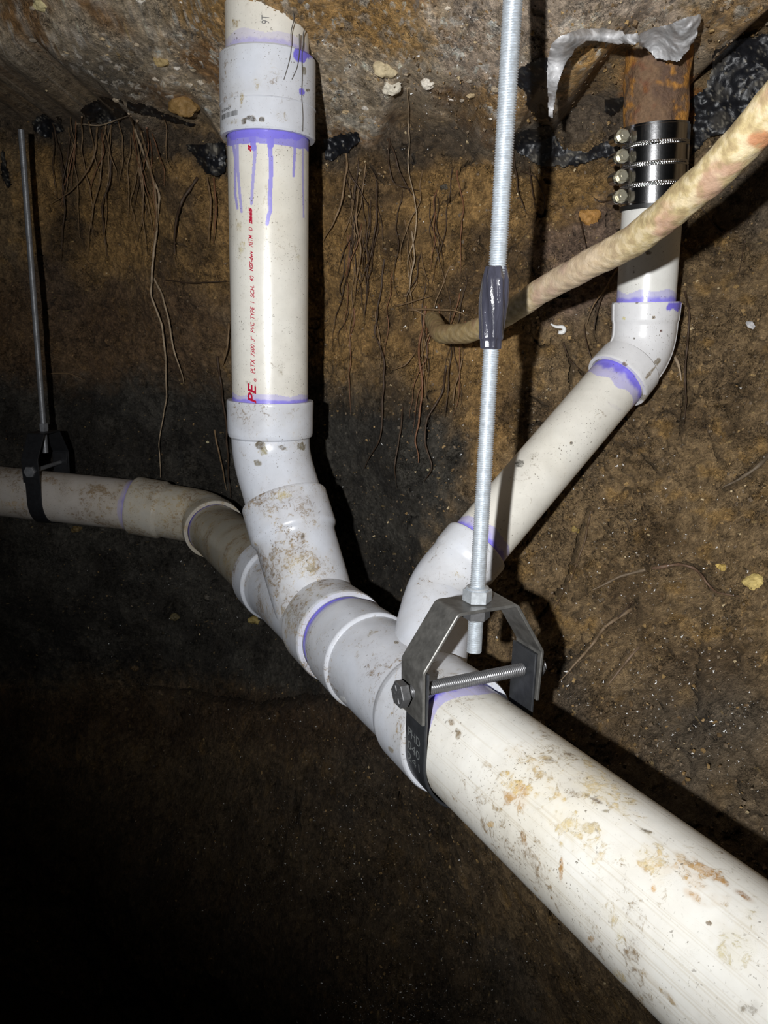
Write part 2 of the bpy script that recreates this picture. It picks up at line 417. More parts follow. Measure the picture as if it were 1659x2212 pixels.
def bil(G, x, z):
    fx = np.clip((x-GX[0])/(GX[1]-GX[0]), 0, len(GX)-1.001); fz = np.clip((z-GZ[0])/(GZ[1]-GZ[0]), 0, len(GZ)-1.001)
    i = fx.astype(int); j = fz.astype(int); a = fx-i; b = fz-j
    return G[i, j]*(1-a)*(1-b)+G[i+1, j]*a*(1-b)+G[i, j+1]*(1-a)*b+G[i+1, j+1]*a*b
LEDGE = [(-900,190),(-200,205),(0,225),(130,238),(230,222),(330,262),(440,285),(560,300),(700,292),(800,285),(880,272),(1000,262),(1110,285),(1160,262),(1230,250),(1320,215),(1400,190),(1520,150),(1600,110),(1700,60),(2400,-200)]
lx = np.array([p[0] for p in LEDGE]); ly = np.array([p[1] for p in LEDGE])
# the ledge line as a height over x in the room
_lw = np.array([W(p[0], p[1], {0: 1.3}.get(0) if p[0] < 150 else (1.15 if p[0] < 500 else (.98 if p[0] < 900 else .86))) for p in LEDGE])
def ledge_z(x): return np.interp(x, _lw[:, 0], _lw[:, 2])
def wall_base(x, z):
    h = ledge_z(x)+.012*np.sin(x*37)+.007*np.sin(x*91+1)
    s = sstep(-.006, .012, z-h)
    lo = bil(YL, x, z); up = np.minimum(bil(YU, x, z), lo-.01)
    return lo*(1-s)+up*s, s
def wall_hit(px, py):
    "points of the wall seen in given directions (vectorised march)"
    px = np.atleast_1d(np.asarray(px, float)); py = np.atleast_1d(np.asarray(py, float))
    dirs = np.stack([(px-CX)/FPX, -(py-CY)/FPX, -np.ones_like(px)], 1) @ RW.T
    res = np.full(px.shape, 2.0); done = np.zeros(px.shape, bool); prev = .35
    for t in np.arange(.35, 2.2, .005):
        Q = CAM+dirs*t; y, _ = wall_base(Q[:, 0], Q[:, 2])
        h = (Q[:, 1] >= y) & ~done; res[h] = t-.0025; done |= h
    return CAM+dirs*res[:, None], res

# ------------------------------------------------------------------ build wall
def axis(segs):
    out = []
    for a, b, st in segs: out.append(np.arange(a, b, st))
    return np.concatenate(out+[[segs[-1][1]]])
XS = axis([(-1.6, -.95, .006), (-.95, -.25, .0018), (-.25, .55, .0011), (.55, 1.0, .006)])
ZS = axis([(0.02, .55, .004), (.55, .8, .0016), (.8, 1.49, .0012), (1.49, 1.635, .0004), (1.635, 2.0, .006)])
wx, wz = np.meshgrid(XS, ZS, indexing='ij'); shp = wx.shape
wx = wx.ravel(); wz = wz.ravel()
wy, ws = wall_base(wx, wz)
P0 = np.stack([wx, wy, wz], 1)
Q2 = np.stack([wx, wy, wz], 1)
px, py = project(P0)
n_big = fbm(Q2, 4, 3, 1); n_mid = fbm(Q2, 17, 3, 5); n_det = fbm(Q2, 60, 3, 9); n_fin = fbm(Q2, 190, 2, 21)
rid = np.abs(noise3(Q2*np.array([1, 1, .6]), 48, 40)); rid2 = np.abs(noise3(Q2, 110, 43))
crackmask = sstep(.0, .35, noise3(Q2, 9, 61))
cr1 = (1-sstep(.0, .05, rid))*crackmask; cr2 = (1-sstep(0, .06, rid2))*sstep(-.05, .3, noise3(Q2, 14, 66))
# flowing layered look: strata
strata = noise3(Q2*np.array([.35, 1, 1.5]), 26, 71)
disp = .026*n_big+.010*n_mid+.0058*n_det+.0034*n_fin+.0035*strata-.005*cr1-.0022*cr2
# gravel pebbles overhead
us_ = ws > .02; Qg = Q2[us_]+np.stack([n_det, n_fin, n_mid], 1)[us_]*.007
d1 = np.full(len(wx), 1.); cid = np.zeros(len(wx), int); d1b = d1.copy(); cidb = cid.copy()
d1[us_], cid[us_] = worley3(Qg, 52, 3); d1b[us_], cidb[us_] = worley3(Qg, 110, 8)
grav = ws*sstep(-.25, .15, noise3(Q2, 7, 80)+.45*(1-sstep(700, 1100, px))*.5+.1)
gdark = np.zeros_like(wx)
peb = (1-sstep(.15, .5, d1))*((cid % 5) < 3); pebb = (1-sstep(.15, .5, d1b))*((cidb % 4) < 3)
disp += grav*(.0045*peb+.0030*pebb)
# smooth clay underside at upper left
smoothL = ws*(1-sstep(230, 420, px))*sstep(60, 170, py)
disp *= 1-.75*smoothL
jz = (np.abs(px-575) < 130)*sstep(160, 80, py) if False else np.exp(-((px-575)/110)**2)*np.exp(-((py-30)/60)**2)
disp += jz*(.014*n_det+.020*n_fin)
# long cracks / washed root channels seen on the right wall
CR = [([(1478,760),(1485,820),(1470,905),(1478,960)],5),([(1275,1100),(1255,1185),(1232,1260),(1195,1320),(1170,1345)],6),([(1536,1330),(1520,1420),(1505,1560),(1487,1700)],5),
 ([(1400,1230),(1480,1222),(1520,1235),(1545,1280),(1600,1292)],6),([(1659,985),(1610,1030),(1560,1055)],7),([(1359,1320),(1300,1380),(1250,1430),(1210,1470)],7),([(1375,1400),(1335,1450),(1310,1485)],6),
 ([(1388,1300),(1350,1370)],4),([(1392,1310),(1384,1360)],4),([(1545,960),(1552,1010)],4),([(1215,740),(1235,790),(1228,840)],4),([(1250,800),(1268,812)],4),([(1360,1010),(1350,1020)],5),
 ([(1600,1690),(1610,1740)],5),([(1440,430),(1460,445)],3),([(1030,330),(990,380)],3),([(1340,870),(1352,905)],3),
 ([(330,1482),(450,1500),(560,1525),(700,1508),(830,1500)],7),([(60,800),(50,850)],4),([(395,970),(390,1040)],4),([(860,1700),(870,1760)],5),([(640,1700),(645,1800)],6),([(1290,650),(1285,740)],3),
 ([(1550,1630),(1560,1600)],3),([(845,1810),(835,1850)],4),([(1200,1940),(1190,1990)],4),([(1290,550),(1300,520)],2)]
Pc = np.stack([px, py], 1)
wob = 7*n_det+4*n_fin
_r = random.Random(5)
for _ in range(170):      # short drying cracks and root pits all over the soil
    x0 = _r.choice([_r.uniform(1000, 1650), _r.uniform(1150, 1650), _r.uniform(700, 1650), _r.uniform(60, 1000)]); y0 = _r.uniform(330, 2150); an = _r.gauss(1.6, .7); ln = _r.uniform(14, 60)
    p = [(x0, y0)]
    for k_ in range(3): an += _r.gauss(0, .5); p.append((p[-1][0]+ln/3*math.cos(an), p[-1][1]+ln/3*math.sin(an)))
    CR.append((p, _r.uniform(1.6, 3.6)))
for pts, w in CR:
    a = np.array(pts); bb = (px > a[:, 0].min()-30) & (px < a[:, 0].max()+30) & (py > a[:, 1].min()-30) & (py < a[:, 1].max()+30)
    if not bb.any(): continue
    dd, tt = pdist(px[bb]+wob[bb], py[bb]+wob[bb]*.7, pts)
    ww = 1.15*w*(.35+.65*np.sin(np.clip(tt, .04, .96)*math.pi))*(1+.5*n_fin[bb])
    k = np.exp(-(dd/np.maximum(ww, 1)*1.25)**2)
    disp[bb] += -.028*k+.003*np.exp(-((dd-ww*1.3)/ww)**2)
    gdark[bb] = np.maximum(gdark[bb], k)
# keep clear of the pipes: flatten deep bulges
disp = np.clip(disp, -.04, .03)
wy2 = wy-disp
# ---- colours (soil tones, with shade painted into cracks and under the ledge)
def C(r, g, b): return srgb(r, g, b)
nx = px+45*n_mid*1.2+30*n_det; ny = py+45*n_big+35*n_det
base = np.zeros((len(wx), 3))+C(136, 112, 78)
ochre = C(176, 136, 70); gray = C(96, 90, 82); dk = C(58, 52, 44); tan = C(168, 148, 122); lite = C(205, 196, 184); rust = C(120, 74, 36); umber = C(104, 84, 58)
v = fbm(Q2, 10, 4, 90); v2 = fbm(Q2, 34, 3, 95); v3 = fbm(Q2, 5, 3, 99)
base = mix(base, umber, sstep(-.1, .5, v)); base = mix(base, ochre*.8, sstep(.15, .6, v2)*.6); base = mix(base, gray, sstep(.1, .55, v3)*.55)
def reg(poly, soft=45): return sstep(-soft, soft, polysd(nx, ny, poly))
# ochre band below the ledge
m = reg([(60,300),(420,300),(900,330),(1300,360),(1330,450),(1150,560),(1100,1100),(960,960),(850,780),(700,800),(480,620),(60,560)], 50)
base = mix(base, mix(np.zeros_like(base)+C(156, 120, 66), C(100, 78, 50)[None], sstep(-.2, .4, v)), m*.85)
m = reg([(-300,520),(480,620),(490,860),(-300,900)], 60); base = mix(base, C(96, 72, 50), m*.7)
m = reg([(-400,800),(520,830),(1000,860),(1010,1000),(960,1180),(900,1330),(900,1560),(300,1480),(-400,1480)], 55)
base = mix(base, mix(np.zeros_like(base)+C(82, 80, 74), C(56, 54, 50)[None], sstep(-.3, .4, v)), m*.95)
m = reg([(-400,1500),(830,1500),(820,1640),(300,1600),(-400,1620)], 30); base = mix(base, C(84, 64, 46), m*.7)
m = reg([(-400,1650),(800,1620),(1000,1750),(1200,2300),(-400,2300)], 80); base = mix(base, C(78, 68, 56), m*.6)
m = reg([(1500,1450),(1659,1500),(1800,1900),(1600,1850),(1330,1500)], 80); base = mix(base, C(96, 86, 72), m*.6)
# purple-grey clay behind the right pipe
m = reg([(1180,480),(1340,440),(1340,640),(1240,680),(1180,700)], 40); base = mix(base, C(122, 100, 86), m*.8)
# grey band right under the ledge, overhang shade painted into the colour
dl = py-np.interp(px, lx, ly); m = sstep(-12, 12, dl+20*n_det)*(1-sstep(55, 95, dl+40*n_mid))*(1-sstep(1250, 1400, px))*(1-.0*px)
base = mix(base, C(86, 74, 60), m*.9)
# overhead layer: grey tan gravel with ochre clay pockets
up = np.zeros_like(base)+C(168, 150, 124)
up = mix(up, C(140, 104, 62), sstep(-.15, .35, v)); up = mix(up, C(196, 182, 164), sstep(.05, .5, v2)*.7)
up = mix(up, C(160, 122, 62), reg([(400,-100),(700,-100),(900,-40),(960,60),(920,110),(820,110),(700,80),(480,110),(360,60)], 30)*.85)
up = mix(up, C(164, 146, 128), reg([(960,-80),(1360,-80),(1480,-20),(1480,60),(1330,60),(1180,90),(1150,180),(1080,240),(980,180)], 22)*.85)
up = mix(up, C(172, 130, 64), reg([(1240,85),(1370,100),(1480,130),(1440,190),(1340,200),(1235,235),(1210,180)], 14)*.9)
up = mix(up, C(140, 106, 58), reg([(950,190),(1130,180),(1170,260),(1000,290)], 16)*.9)
up = mix(up, C(140, 108, 62), reg([(1500,30),(1700,-60),(1900,0),(1700,90),(1560,120)], 20)*.9)
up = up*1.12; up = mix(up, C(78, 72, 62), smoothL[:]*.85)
pc = np.array([lite, tan, C(190, 178, 160), C(150, 128, 96), C(120, 112, 104)])
up = mix(up, pc[cid % 5], grav*sstep(.2, .5, peb)*.9); up = mix(up, pc[(cidb+2) % 5], grav*sstep(.2, .5, pebb)*.8)
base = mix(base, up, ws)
# mortar white strip on the overhang edge
m = reg([(700,250),(880,262),(880,285),(740,292),(700,285)], 8)*ws; base = mix(base, C(188, 178, 160), m*.8)
# grey clay pocket next to the rusty pipe
m = reg([(1200,240),(1300,215),(1350,240),(1345,310),(1250,325),(1205,290)], 8); base = mix(base, C(104, 90, 74), m*.9)
# rust bleeding around the iron stub
m = reg([(1330,130),(1420,120),(1500,150),(1520,210),(1490,260),(1350,260),(1345,190)], 12); base = mix(base, C(176, 112, 36), m*.85)
base = base*(1+(.28*n_det+.22*n_fin+.15*n_mid)*(1-.7*smoothL))[:, None]
base = base*(1-.55*np.clip(cr1*.8+cr2*.5, 0, 1))[:, None]  # shade of the fine cracks painted into the soil colour
base = base*(1-.6*gdark)[:, None]  # crack channels darkened too, as painted shade
# pale chips in the soil
dd1, _, ci = worley(wx+.004*n_fin, wz+wy*.3, 95, 14); chip = (dd1 < .10)*((ci % 11) == 0)
base = mix(base, C(178, 150, 96), chip*.8)
lum = base @ np.array([.3, .6, .1]); base = base*.9+lum[:, None]*.10*np.array([1.04, 1., .94])
fade = 1-.38*sstep(1500, 1150, px)*sstep(1350, 1750, py) if False else 1-.3*reg([(-400,820),(980,820),(1000,1300),(1000,2300),(-400,2300)], 60)  # lower-left region of the soil made darker
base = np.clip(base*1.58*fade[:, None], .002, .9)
wet = np.clip(.35+.6*noise3(Q2, 22, 120)+.3*n_fin, 0, 1)
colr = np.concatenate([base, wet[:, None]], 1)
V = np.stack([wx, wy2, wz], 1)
nX, nZ = shp; idx = np.arange(nX*nZ).reshape(shp)
F = np.stack([idx[:-1, :-1], idx[1:, :-1], idx[1:, 1:], idx[:-1, 1:]], -1).reshape(-1, 4)
isup = (ws[F].mean(1) > .5)
def sub(name, sel):
    f = F[sel]; u, inv = np.unique(f, return_inverse=True)
    o = mesh(name, V[u], inv.reshape(-1, 4), M_SOIL, col=colr[u].astype(np.float32), smooth=180, origin=np.array([0, V[u][:, 1].mean(), V[u][:, 2].mean()]))
    o['kind'] = 'structure'; return o
sub('wall_back', ~isup); sub('ceiling', isup)
# a plain earth floor under it all
fx = np.linspace(-1.6, 1.0, 60); fy = np.linspace(-.4, 2.2, 60); a, b = np.meshgrid(fx, fy, indexing='ij')
fp = np.stack([a.ravel(), b.ravel(), np.zeros(a.size)], 1); fp[:, 2] = .02+.03*fbm(fp, 5, 3, 7)
idf = np.arange(3600).reshape(60, 60); Ff = np.stack([idf[:-1, :-1], idf[1:, :-1], idf[1:, 1:], idf[:-1, 1:]], -1).reshape(-1, 4)
o = mesh('floor', fp, Ff, M_SOIL, col=np.tile(C(70, 56, 42), (3600, 1)), smooth=180); o['kind'] = 'structure'
_wyg = wy2.reshape(shp)
def wall_y(x, z):
    i = np.clip(np.searchsorted(XS, x)-1, 0, nX-2); j = np.clip(np.searchsorted(ZS, z)-1, 0, nZ-2)
    return _wyg[i, j]
def on_wall(px, py, off=0.):
    "point on the finished wall surface, moved off it towards the viewer"
    Pp, t = wall_hit(px, py)
    dirs = (Pp-CAM)/t[:, None]
    for _ in range(6):
        e = wall_y(Pp[:, 0], Pp[:, 2])-Pp[:, 1]; t = t+np.clip(e, -.03, .03)*.7/dirs[:, 1]; Pp = CAM+dirs*t[:, None]
    return CAM+dirs*(t-off)[:, None]

# ------------------------------------------------------------------ PVC
FIT = srgb(213, 217, 226); PIPE = srgb(228, 225, 216)
PURP = srgb(108, 96, 226); PURPL = srgb(160, 156, 226)
def pvc_col(V, S, TH, base, dirt=.3, primer=(), drips=None, blobs=(), seed=0, speck=.5, streak=0., purplespots=()):
    px, py = project(V); n1 = fbm(V, 22, 4, 200+seed); n2 = fbm(V, 110, 3, 230+seed); n4 = noise3(V, 9, 280+seed); n5 = fbm(V, 40, 3, 260+seed); n6 = noise3(V, 260, 271+seed)
    c = np.zeros((len(V), 3))+base
    c = mix(c, base*np.array([.93, .90, .82]), sstep(-.1, .5, n4+n1*.4)*.5*min(1, dirt*2.2)); c *= (1+.02*n2)[:, None]
    dc = mix(np.zeros((len(V), 3))+srgb(172, 150, 108), srgb(128, 106, 76)[None], sstep(-.2, .4, n1))
    am = dirt*(.42+.75*n1+.35*n4+.25*n5); am = np.clip(am, 0, .5)
    for (bx, by, rx, ry, ang, st, colr) in blobs:
        q = np.radians(ang); u = ((px-bx)*math.cos(q)+(py-by)*math.sin(q))/rx; w = (-(px-bx)*math.sin(q)+(py-by)*math.cos(q))/ry
        r = np.hypot(u, w); small = max(rx, ry) < 12
        m = sstep(.0, .35 if small else .9, (1.08-r)+(.3 if small else .45)*n2+.3*n5+.35*n6)*(1-sstep(1.3, 1.7, r))*st
        if small: m = np.minimum(m*1.35, 1.3)
        dc = mix(dc, srgb(*colr), np.clip(m*1.6, 0, 1)); am = np.maximum(am, m*(1.0 if small else .95))
    for (s0, s1, st, sd) in primer:     # s0 strong edge, s1 faint edge
        wv = noise3(np.stack([np.cos(TH)*1.2, np.sin(TH)*1.2, np.zeros_like(TH)], 1), 1.3, sd)
        e = s1+(s1-s0)*.45*wv; u = (S-s0)/(e-s0+1e-9); ins = (u > -.02) & (u < 1.0); m = ins*(1-.55*sstep(.25, .6, u+.25*n2))
        c = mix(c, PURP*(1+.15*n2[:, None]), np.clip(m*st, 0, 1)); am = am*(1-.8*ins)
    if drips is not None:
        m, tone = drips; c = mix(c, mix(np.zeros_like(c)+PURPL*.9, PURP, tone), m); am = am*(1-.8*m)
    for (bx, by, rx, ry) in purplespots:
        r = np.hypot((px-bx)/rx, (py-by)/ry); m = sstep(.0, .12, (1-r)+.7*n2+.3*n5); c = mix(c, PURP, m*.9)
    return {'Col': np.clip(c, .01, .9), 'Dirt': np.concatenate([dc, np.clip(am, 0, 1.3)[:, None]], 1)}
R3, H3 = .04445, .0510; R2, H2 = .0302, .0350
LINE = empty('drain_line', tuple(LR(.6)), 'glued white plastic drain line with branching pipes and purple-stained joints', 'drain pipe')
def part(name, sw, base, label=None, m=None, **kw):
    V, F, S, TH = sw
    o = meshq(name, V, F, m or M_PVC, LINE, pvc_col(V, S, TH, base, **kw), smooth=32)
    if label: o['label'] = label
    return o
# vertical pipe
down = norm(W(643, 8148, 1)-CAM); down = np.array([0, 0, -1.0])
VB = W(584, 870, .912)              # where it enters the elbow
def VV(s): return VB-down*s          # s up
ztop = .50
# s measured from the top going down
VT = VV(.46)
def vs(py):                         # path length from VT for a photo row on this pipe
    A = VT; r = 0.; lo, hi = -.1, .9
    for _ in range(40):
        mid = (lo+hi)/2; y = project((A+down*mid)[None])[1][0]
        if y < py: lo = mid
        else: hi = mid
    return lo
path = np.array([VT, VT+down*.25, VT+down*.55])
def vsf(py, rad=R3):
    "length along the pipe at which the side facing the viewer crosses a photo row"
    lo, hi = -.1, .9; n_ = norm((CAM-VT)*np.array([1, 1, 0.]))
    for _ in range(40):
        mid = (lo+hi)/2; y = project((VT+down*mid+n_*rad)[None])[1][0]
        if y < py: lo = mid
        else: hi = mid
    return lo
s_ct, s_cb, s_e = vsf(90, H3), vsf(277, H3), vsf(873, H3)
# upper stub above the coupling
sw = sweep(path, [(s_ct-.12, R3), (s_ct+.01, R3)], 300, .0009)
STUB = part('pipe', sw, PIPE, dirt=.16, primer=[(s_ct, s_ct-.012, .45, 3)], blobs=[(592,84,16,5,20,.8,(120,118,84)),(510,50,14,14,0,.7,(160,140,96))], seed=1)
# main vertical pipe with drips
V_, F_, S_, T_ = sweep(path, [(s_cb-.01, R3), (s_e+.02, R3)], 420, .0008)
px_, py_ = project(V_); facing = (np.abs(T_) < 1.75)
dm = np.zeros(len(V_)); tone = np.zeros(len(V_))
nn = noise3(V_, 60, 5)
edge = 318+8*np.sin(px_*.02)+6*nn; dm = np.where(py_ < edge, .88, 0.); tone = np.where(py_ < 300+8*nn, 1., .45)
for pts, w, tn in [([(502,300),(508,340),(508,420),(513,450)],3.2,.5),([(512,300),(513,360),(518,420),(522,458)],3.4,.35),([(547,300),(551,330),(547,380),(543,440)],4,.4),
        ([(583,290),(584,330),(586,360),(583,425),(584,455),(579,470),(577,484)],5.2,.75),([(638,300),(636,340),(634,380)],3.4,.6),([(654,300),(654,380),(656,470)],2.2,.25),([(544,290),(548,320)],8,.8),([(583,285),(584,315)],9,.9)]:
    d, t = pdist(px_, py_, pts); k = d < w*(1-.25*t); dm = np.where(k, np.maximum(dm, .55+.35*tn), dm); tone = np.where(k, np.maximum(tone, tn), tone)
dm *= facing
PIPE_V = part('pipe', (V_, F_, S_, T_), PIPE, dirt=.26, drips=(dm, tone), primer=[(s_e, s_e-.009, .8, 8)], speck=.35, seed=2,
     blobs=[(520,540,14,26,0,.75,(206,196,150)),(516,535,6,14,0,.6,(150,140,96)),(606,800,12,22,20,.4,(150,146,130)),(515,490,10,22,0,.6,(190,176,140)),(645,555,12,16,0,.4,(214,205,170)),(553,700,18,20,0,.3,(180,175,160))])
# coupling
sw = sweep(path, [(s_ct, R3), (s_ct, H3-.001), (s_ct+.002, H3+.0005), (s_ct+.0495, H3+.0005), (s_ct+.050, H3+.0011), (s_ct+.051, H3+.0003), (s_cb-.002, H3+.0008), (s_cb, H3-.0005), (s_cb, R3+.0015), (s_cb-.006, R3+.001), (s_cb-.006, R3)], 300, .0011)
COUP = part('coupling', sw, FIT, dirt=.30, seed=3, speck=.3, purplespots=[(654,117,20,16),(652,199,6,8)],
     blobs=[(540,255,18,8,10,1,(70,62,48)),(566,258,7,6,0,1,(74,66,52)),(527,262,6,7,0,.9,(80,70,56)),(555,180,14,24,15,.5,(188,178,150)),(522,215,7,26,10,.7,(176,160,120)),(657,153,5,10,0,.9,(120,112,90)),(610,250,40,18,15,.28,(150,145,130)),(500,262,30,10,0,.5,(170,165,150)),(665,195,5,3,0,1,(110,100,80))])
# elbow (eighth bend)
CE = VB-0+down*.062
JB = LR(-.3)
bdir = norm(JB-CE)
pth = bend_path([VB-down*.05, CE, CE+bdir*.2], .075)
e0 = .05-(.46-s_e)
sw = sweep(pth, [(e0, R3+.001), (e0, H3-.0006), (e0+.002, H3), (e0+.038, H3-.0006), (e0+.042, H3-.0015), (e0+.045, R3+.002), (e0+.10, R3+.001), (e0+.15, R3+.001)], 260, .0013)
part('elbow', sw, FIT, dirt=.4, seed=4, speck=.5, blobs=[(567,970,11,20,-20,.9,(150,140,100)),(560,963,9,9,0,.9,(96,84,62)),(610,967,12,6,20,.8,(100,90,68)),(652,965,9,9,0,.8,(120,110,84)),(558,1000,10,8,0,.7,(130,124,108)),(560,880,30,5,0,.4,(150,130,90)),(640,900,30,14,0,.25,(180,170,150))])
# wye 1
def seg_path(a, b): return np.array([a, (np.asarray(a)+b)/2, b])
bs = CE+bdir*.062
sb = sweep(seg_path(bs, JB), [(-.002, R3), (-.002, H3-.001), (0, H3), (.040, H3), (.043, H3-.001), (.046, R3+.0035), (.05, R3+.0025), (np.linalg.norm(JB-bs), R3+.0015)], 260, .0013)
up1, mo1 = LR(-1.06), LR(0.0)
L1 = np.linalg.norm(mo1-up1)
a1 = norm(mo1-up1)
sr = sweep(seg_path(up1, mo1), [(0, R3), (0, H3-.001), (.002, H3), (.042, H3), (.048, R3+.003), (.06, R3+.002), (L1-.058, R3+.002), (L1-.052, H3-.001), (L1-.05, H3), (L1-.003, H3+.0005), (L1, H3-.0005), (L1, R3+.0012), (L1-.006, R3)], 280, .0013)
part('wye', join([sb, sr]), FIT, dirt=.85, seed=5, speck=.7,
     blobs=[(610,1070,22,14,0,.8,(176,160,110)),(590,1075,12,10,0,.7,(140,120,70)),(605,1150,14,34,20,.55,(160,140,110)),(590,1190,8,30,12,.8,(130,112,84)),(587,1240,8,14,0,1,(112,94,68)),(672,1228,10,7,10,1,(104,88,62)),(654,1160,5,9,0,1,(100,84,60)),(652,1204,6,5,0,.9,(120,100,70)),(625,1330,30,30,30,.4,(150,140,115)),(700,1290,40,10,15,.45,(160,150,125)),(650,1230,50,40,0,.3,(200,186,150))])
# dirty pipe between wye 1 and the far elbow
eb = LR(-2.28); 
sw = sweep(seg_path(eb-a1*.02, up1+a1*.01), [(0, R3), (np.linalg.norm(up1-eb)+.03, R3)], 180, .0018)
part('pipe', sw, srgb(170, 165, 152), dirt=.85, seed=6, primer=[(.02, .031, .85, 12)], label='dirt-smeared greyish white pipe')
# far elbow
L0 = W(335, 1096, 1.352); LX = W(0, 1061, 1.376); ldir = norm(LX-L0)
# corner where the left pipe's line comes nearest the run line
w0 = L0-eb; aa = 1; bb_ = (-a1).dot(ldir); dd_ = (-a1).dot(w0); ee_ = ldir.dot(w0)
tc_ = (dd_-bb_*ee_)/(1-bb_*bb_); uc_ = (bb_*dd_-ee_)/(1-bb_*bb_)
KC = ((eb-a1*tc_)+(L0+ldir*uc_))/2
hubL = L0+ldir*.005
pth = bend_path([eb, KC, hubL+ldir*.032], .06)
Le = np.linalg.norm(np.diff(pth, axis=0), axis=1).sum()
sw = sweep(pth, [(.006, R3), (0, R3+.001), (0, H3), (.002, H3+.0005), (.022, H3), (.030, R3+.003), (Le-.056, R3+.003), (Le-.052, H3-.001), (Le-.05, H3), (Le-.002, H3), (Le, H3-.001), (Le, R3)], 180, .0018)
part('elbow', sw, srgb(190, 186, 176), dirt=.85, seed=7, label='dirty white elbow, turning towards the left')
sw = sweep(seg_path(hubL+ldir*.02, LX+ldir*.35), [(0, R3), (np.linalg.norm(LX-hubL)+.33, R3)], 180, .0018)
part('pipe', sw, srgb(196, 190, 184), dirt=.62, seed=8, primer=[(.012, .022, .5, 14)], blobs=[(215,1060,40,14,10,.9,(140,118,86)),(110,1038,30,12,0,.7,(150,126,100)),(30,1090,50,12,5,.5,(190,165,130)),(240,1125,30,8,5,.4,(120,110,90)),(235,1100,12,16,0,.5,(150,130,96))])
# wye 2
up2, mo2 = LR(-.04), LR(.965)
L2 = np.linalg.norm(mo2-up2)
VC = cw(.0541, .0758, .7496); JD = LR(.70)
b2 = norm(VC-JD)
sr = sweep(seg_path(up2, mo2), [(0, R3), (.014, R3+.0002), (.026, H3-.0032), (.030, H3-.0024), (.079, H3-.0014), (.0805, H3-.0022), (.0822, R3+.0022), (L2-.062, R3+.0015), (L2-.056, H3-.002), (L2-.05, H3-.0005), (L2-.002, H3), (L2, H3-.001), (L2, R3+.0012), (L2-.006, R3)], 300, .0013)
Lb = np.linalg.norm(VC-JD)
sb = sweep(seg_path(JD, VC), [(0, R2+.0055), (Lb-.045, R2+.0045), (Lb-.02, R2+.0035)], 200, .0013)
part('wye', join([sr, sb]), FIT, dirt=.5, seed=10, speck=.55, primer=[(.0096, .0215, .95, 15)], blobs=[(856,1388,6,4,0,1,(120,110,90)),(868,1528,12,9,0,.8,(150,135,95)),(800,1370,30,8,-30,.4,(170,160,140)),(740,1510,10,6,40,.6,(240,240,240)),(830,1340,40,12,20,.3,(200,190,170)),(845,1620,8,5,40,.8,(140,130,110))])
# elbow on the branch, diagonal pipe
UC = W(1388, 758, .832)
ddir = norm(UC-VC)
pth = bend_path([VC-b2*.045, VC, VC+ddir*.09], .085)
Le = np.linalg.norm(np.diff(pth, axis=0), axis=1).sum()
mouth = W(1026, 1178, .766); 
sm = Le-.09+np.dot(mouth-VC, ddir) 
sw = sweep(pth, [(0, R2+.004), (.012, R2+.003), (sm-.026, R2+.003), (sm-.021, H2-.0008), (sm-.019, H2-.0003), (sm-.002, H2), (sm, H2-.0008), (sm, R2)], 220, .0012)
part('elbow', sw, FIT, dirt=.3, seed=11, speck=.45, blobs=[(985,1240,30,10,20,.35,(180,170,140))])
dl0 = VC+ddir*(np.dot(mouth-VC, ddir)-.015); dlen = np.linalg.norm(UC-dl0)-.03
sw = sweep(seg_path(dl0, dl0+ddir*dlen), [(0, R2), (dlen, R2)], 260, .0009)
lm = W(1340, 838, .825); pm = np.dot(lm-dl0, ddir)
part('pipe', sw, PIPE*.98, dirt=.25, seed=12, speck=.3, primer=[(.015, .029, .85, 17), (pm, pm-.020, .9, 18)], blobs=[(1150,985,26,10,-25,.35,(120,115,100)),(1122,1000,10,10,0,.6,(60,56,46)),(1234,958,3,3,0,.9,(60,50,40)),(1330,880,26,8,35,.35,(170,168,200))])
# upper right elbow
CT = W(1409, 447, .793); vdir = norm(CT-UC)
m_lo = dl0+ddir*pm
pth = bend_path([m_lo, UC, UC+vdir*.06], .06)
Le = np.linalg.norm(np.diff(pth, axis=0), axis=1).sum()
uh = W(1400, 652, .819); su = Le-.06+np.dot(uh-UC, vdir)
def ribs(s, th, R):
    k = (s > .024) & (s < su)
    return R+.0012*np.exp(-((np.abs(th)-1.35)/.03)**2)*k
sw = sweep(pth, [(.006, R2), (0, R2+.0015), (0, H2+.0002), (.002, H2+.0007), (.024, H2), (.027, H2-.0028), (su-.022, H2-.0018), (su-.018, H2-.0006), (su-.002, H2), (su, H2-.0006), (su, R2)], 240, .0011, rfun=ribs)
part('elbow', sw, srgb(224, 224, 226), dirt=.10, seed=13, speck=.4, purplespots=[(1457,660,18,14)],
     blobs=[(1376,652,4,2.5,0,1,(70,62,50)),(1412,686,4,3,0,1,(84,72,58)),(1428,715,3.5,3,0,1,(100,70,66)),(1405,805,26,4,-52,1,(140,126,104)),(1420,780,8,5,-50,.9,(130,118,96)),(1348,788,6,6,0,.8,(120,100,80)),(1318,780,12,6,0,.6,(150,140,110)),(1390,860,10,5,-50,.7,(150,140,120)),(1348,688,5,4,0,.6,(214,204,140)),(1370,731,2.5,2.5,0,1,(60,54,46)),(1445,640,2,2,0,1,(60,50,40))])
tp = UC+vdir*(np.dot(uh-UC, vdir)-.01); tl_ = np.dot(CT-tp, vdir)+.03
sw = sweep(seg_path(tp, tp+vdir*tl_), [(0, R2), (tl_, R2)], 220, .0011)
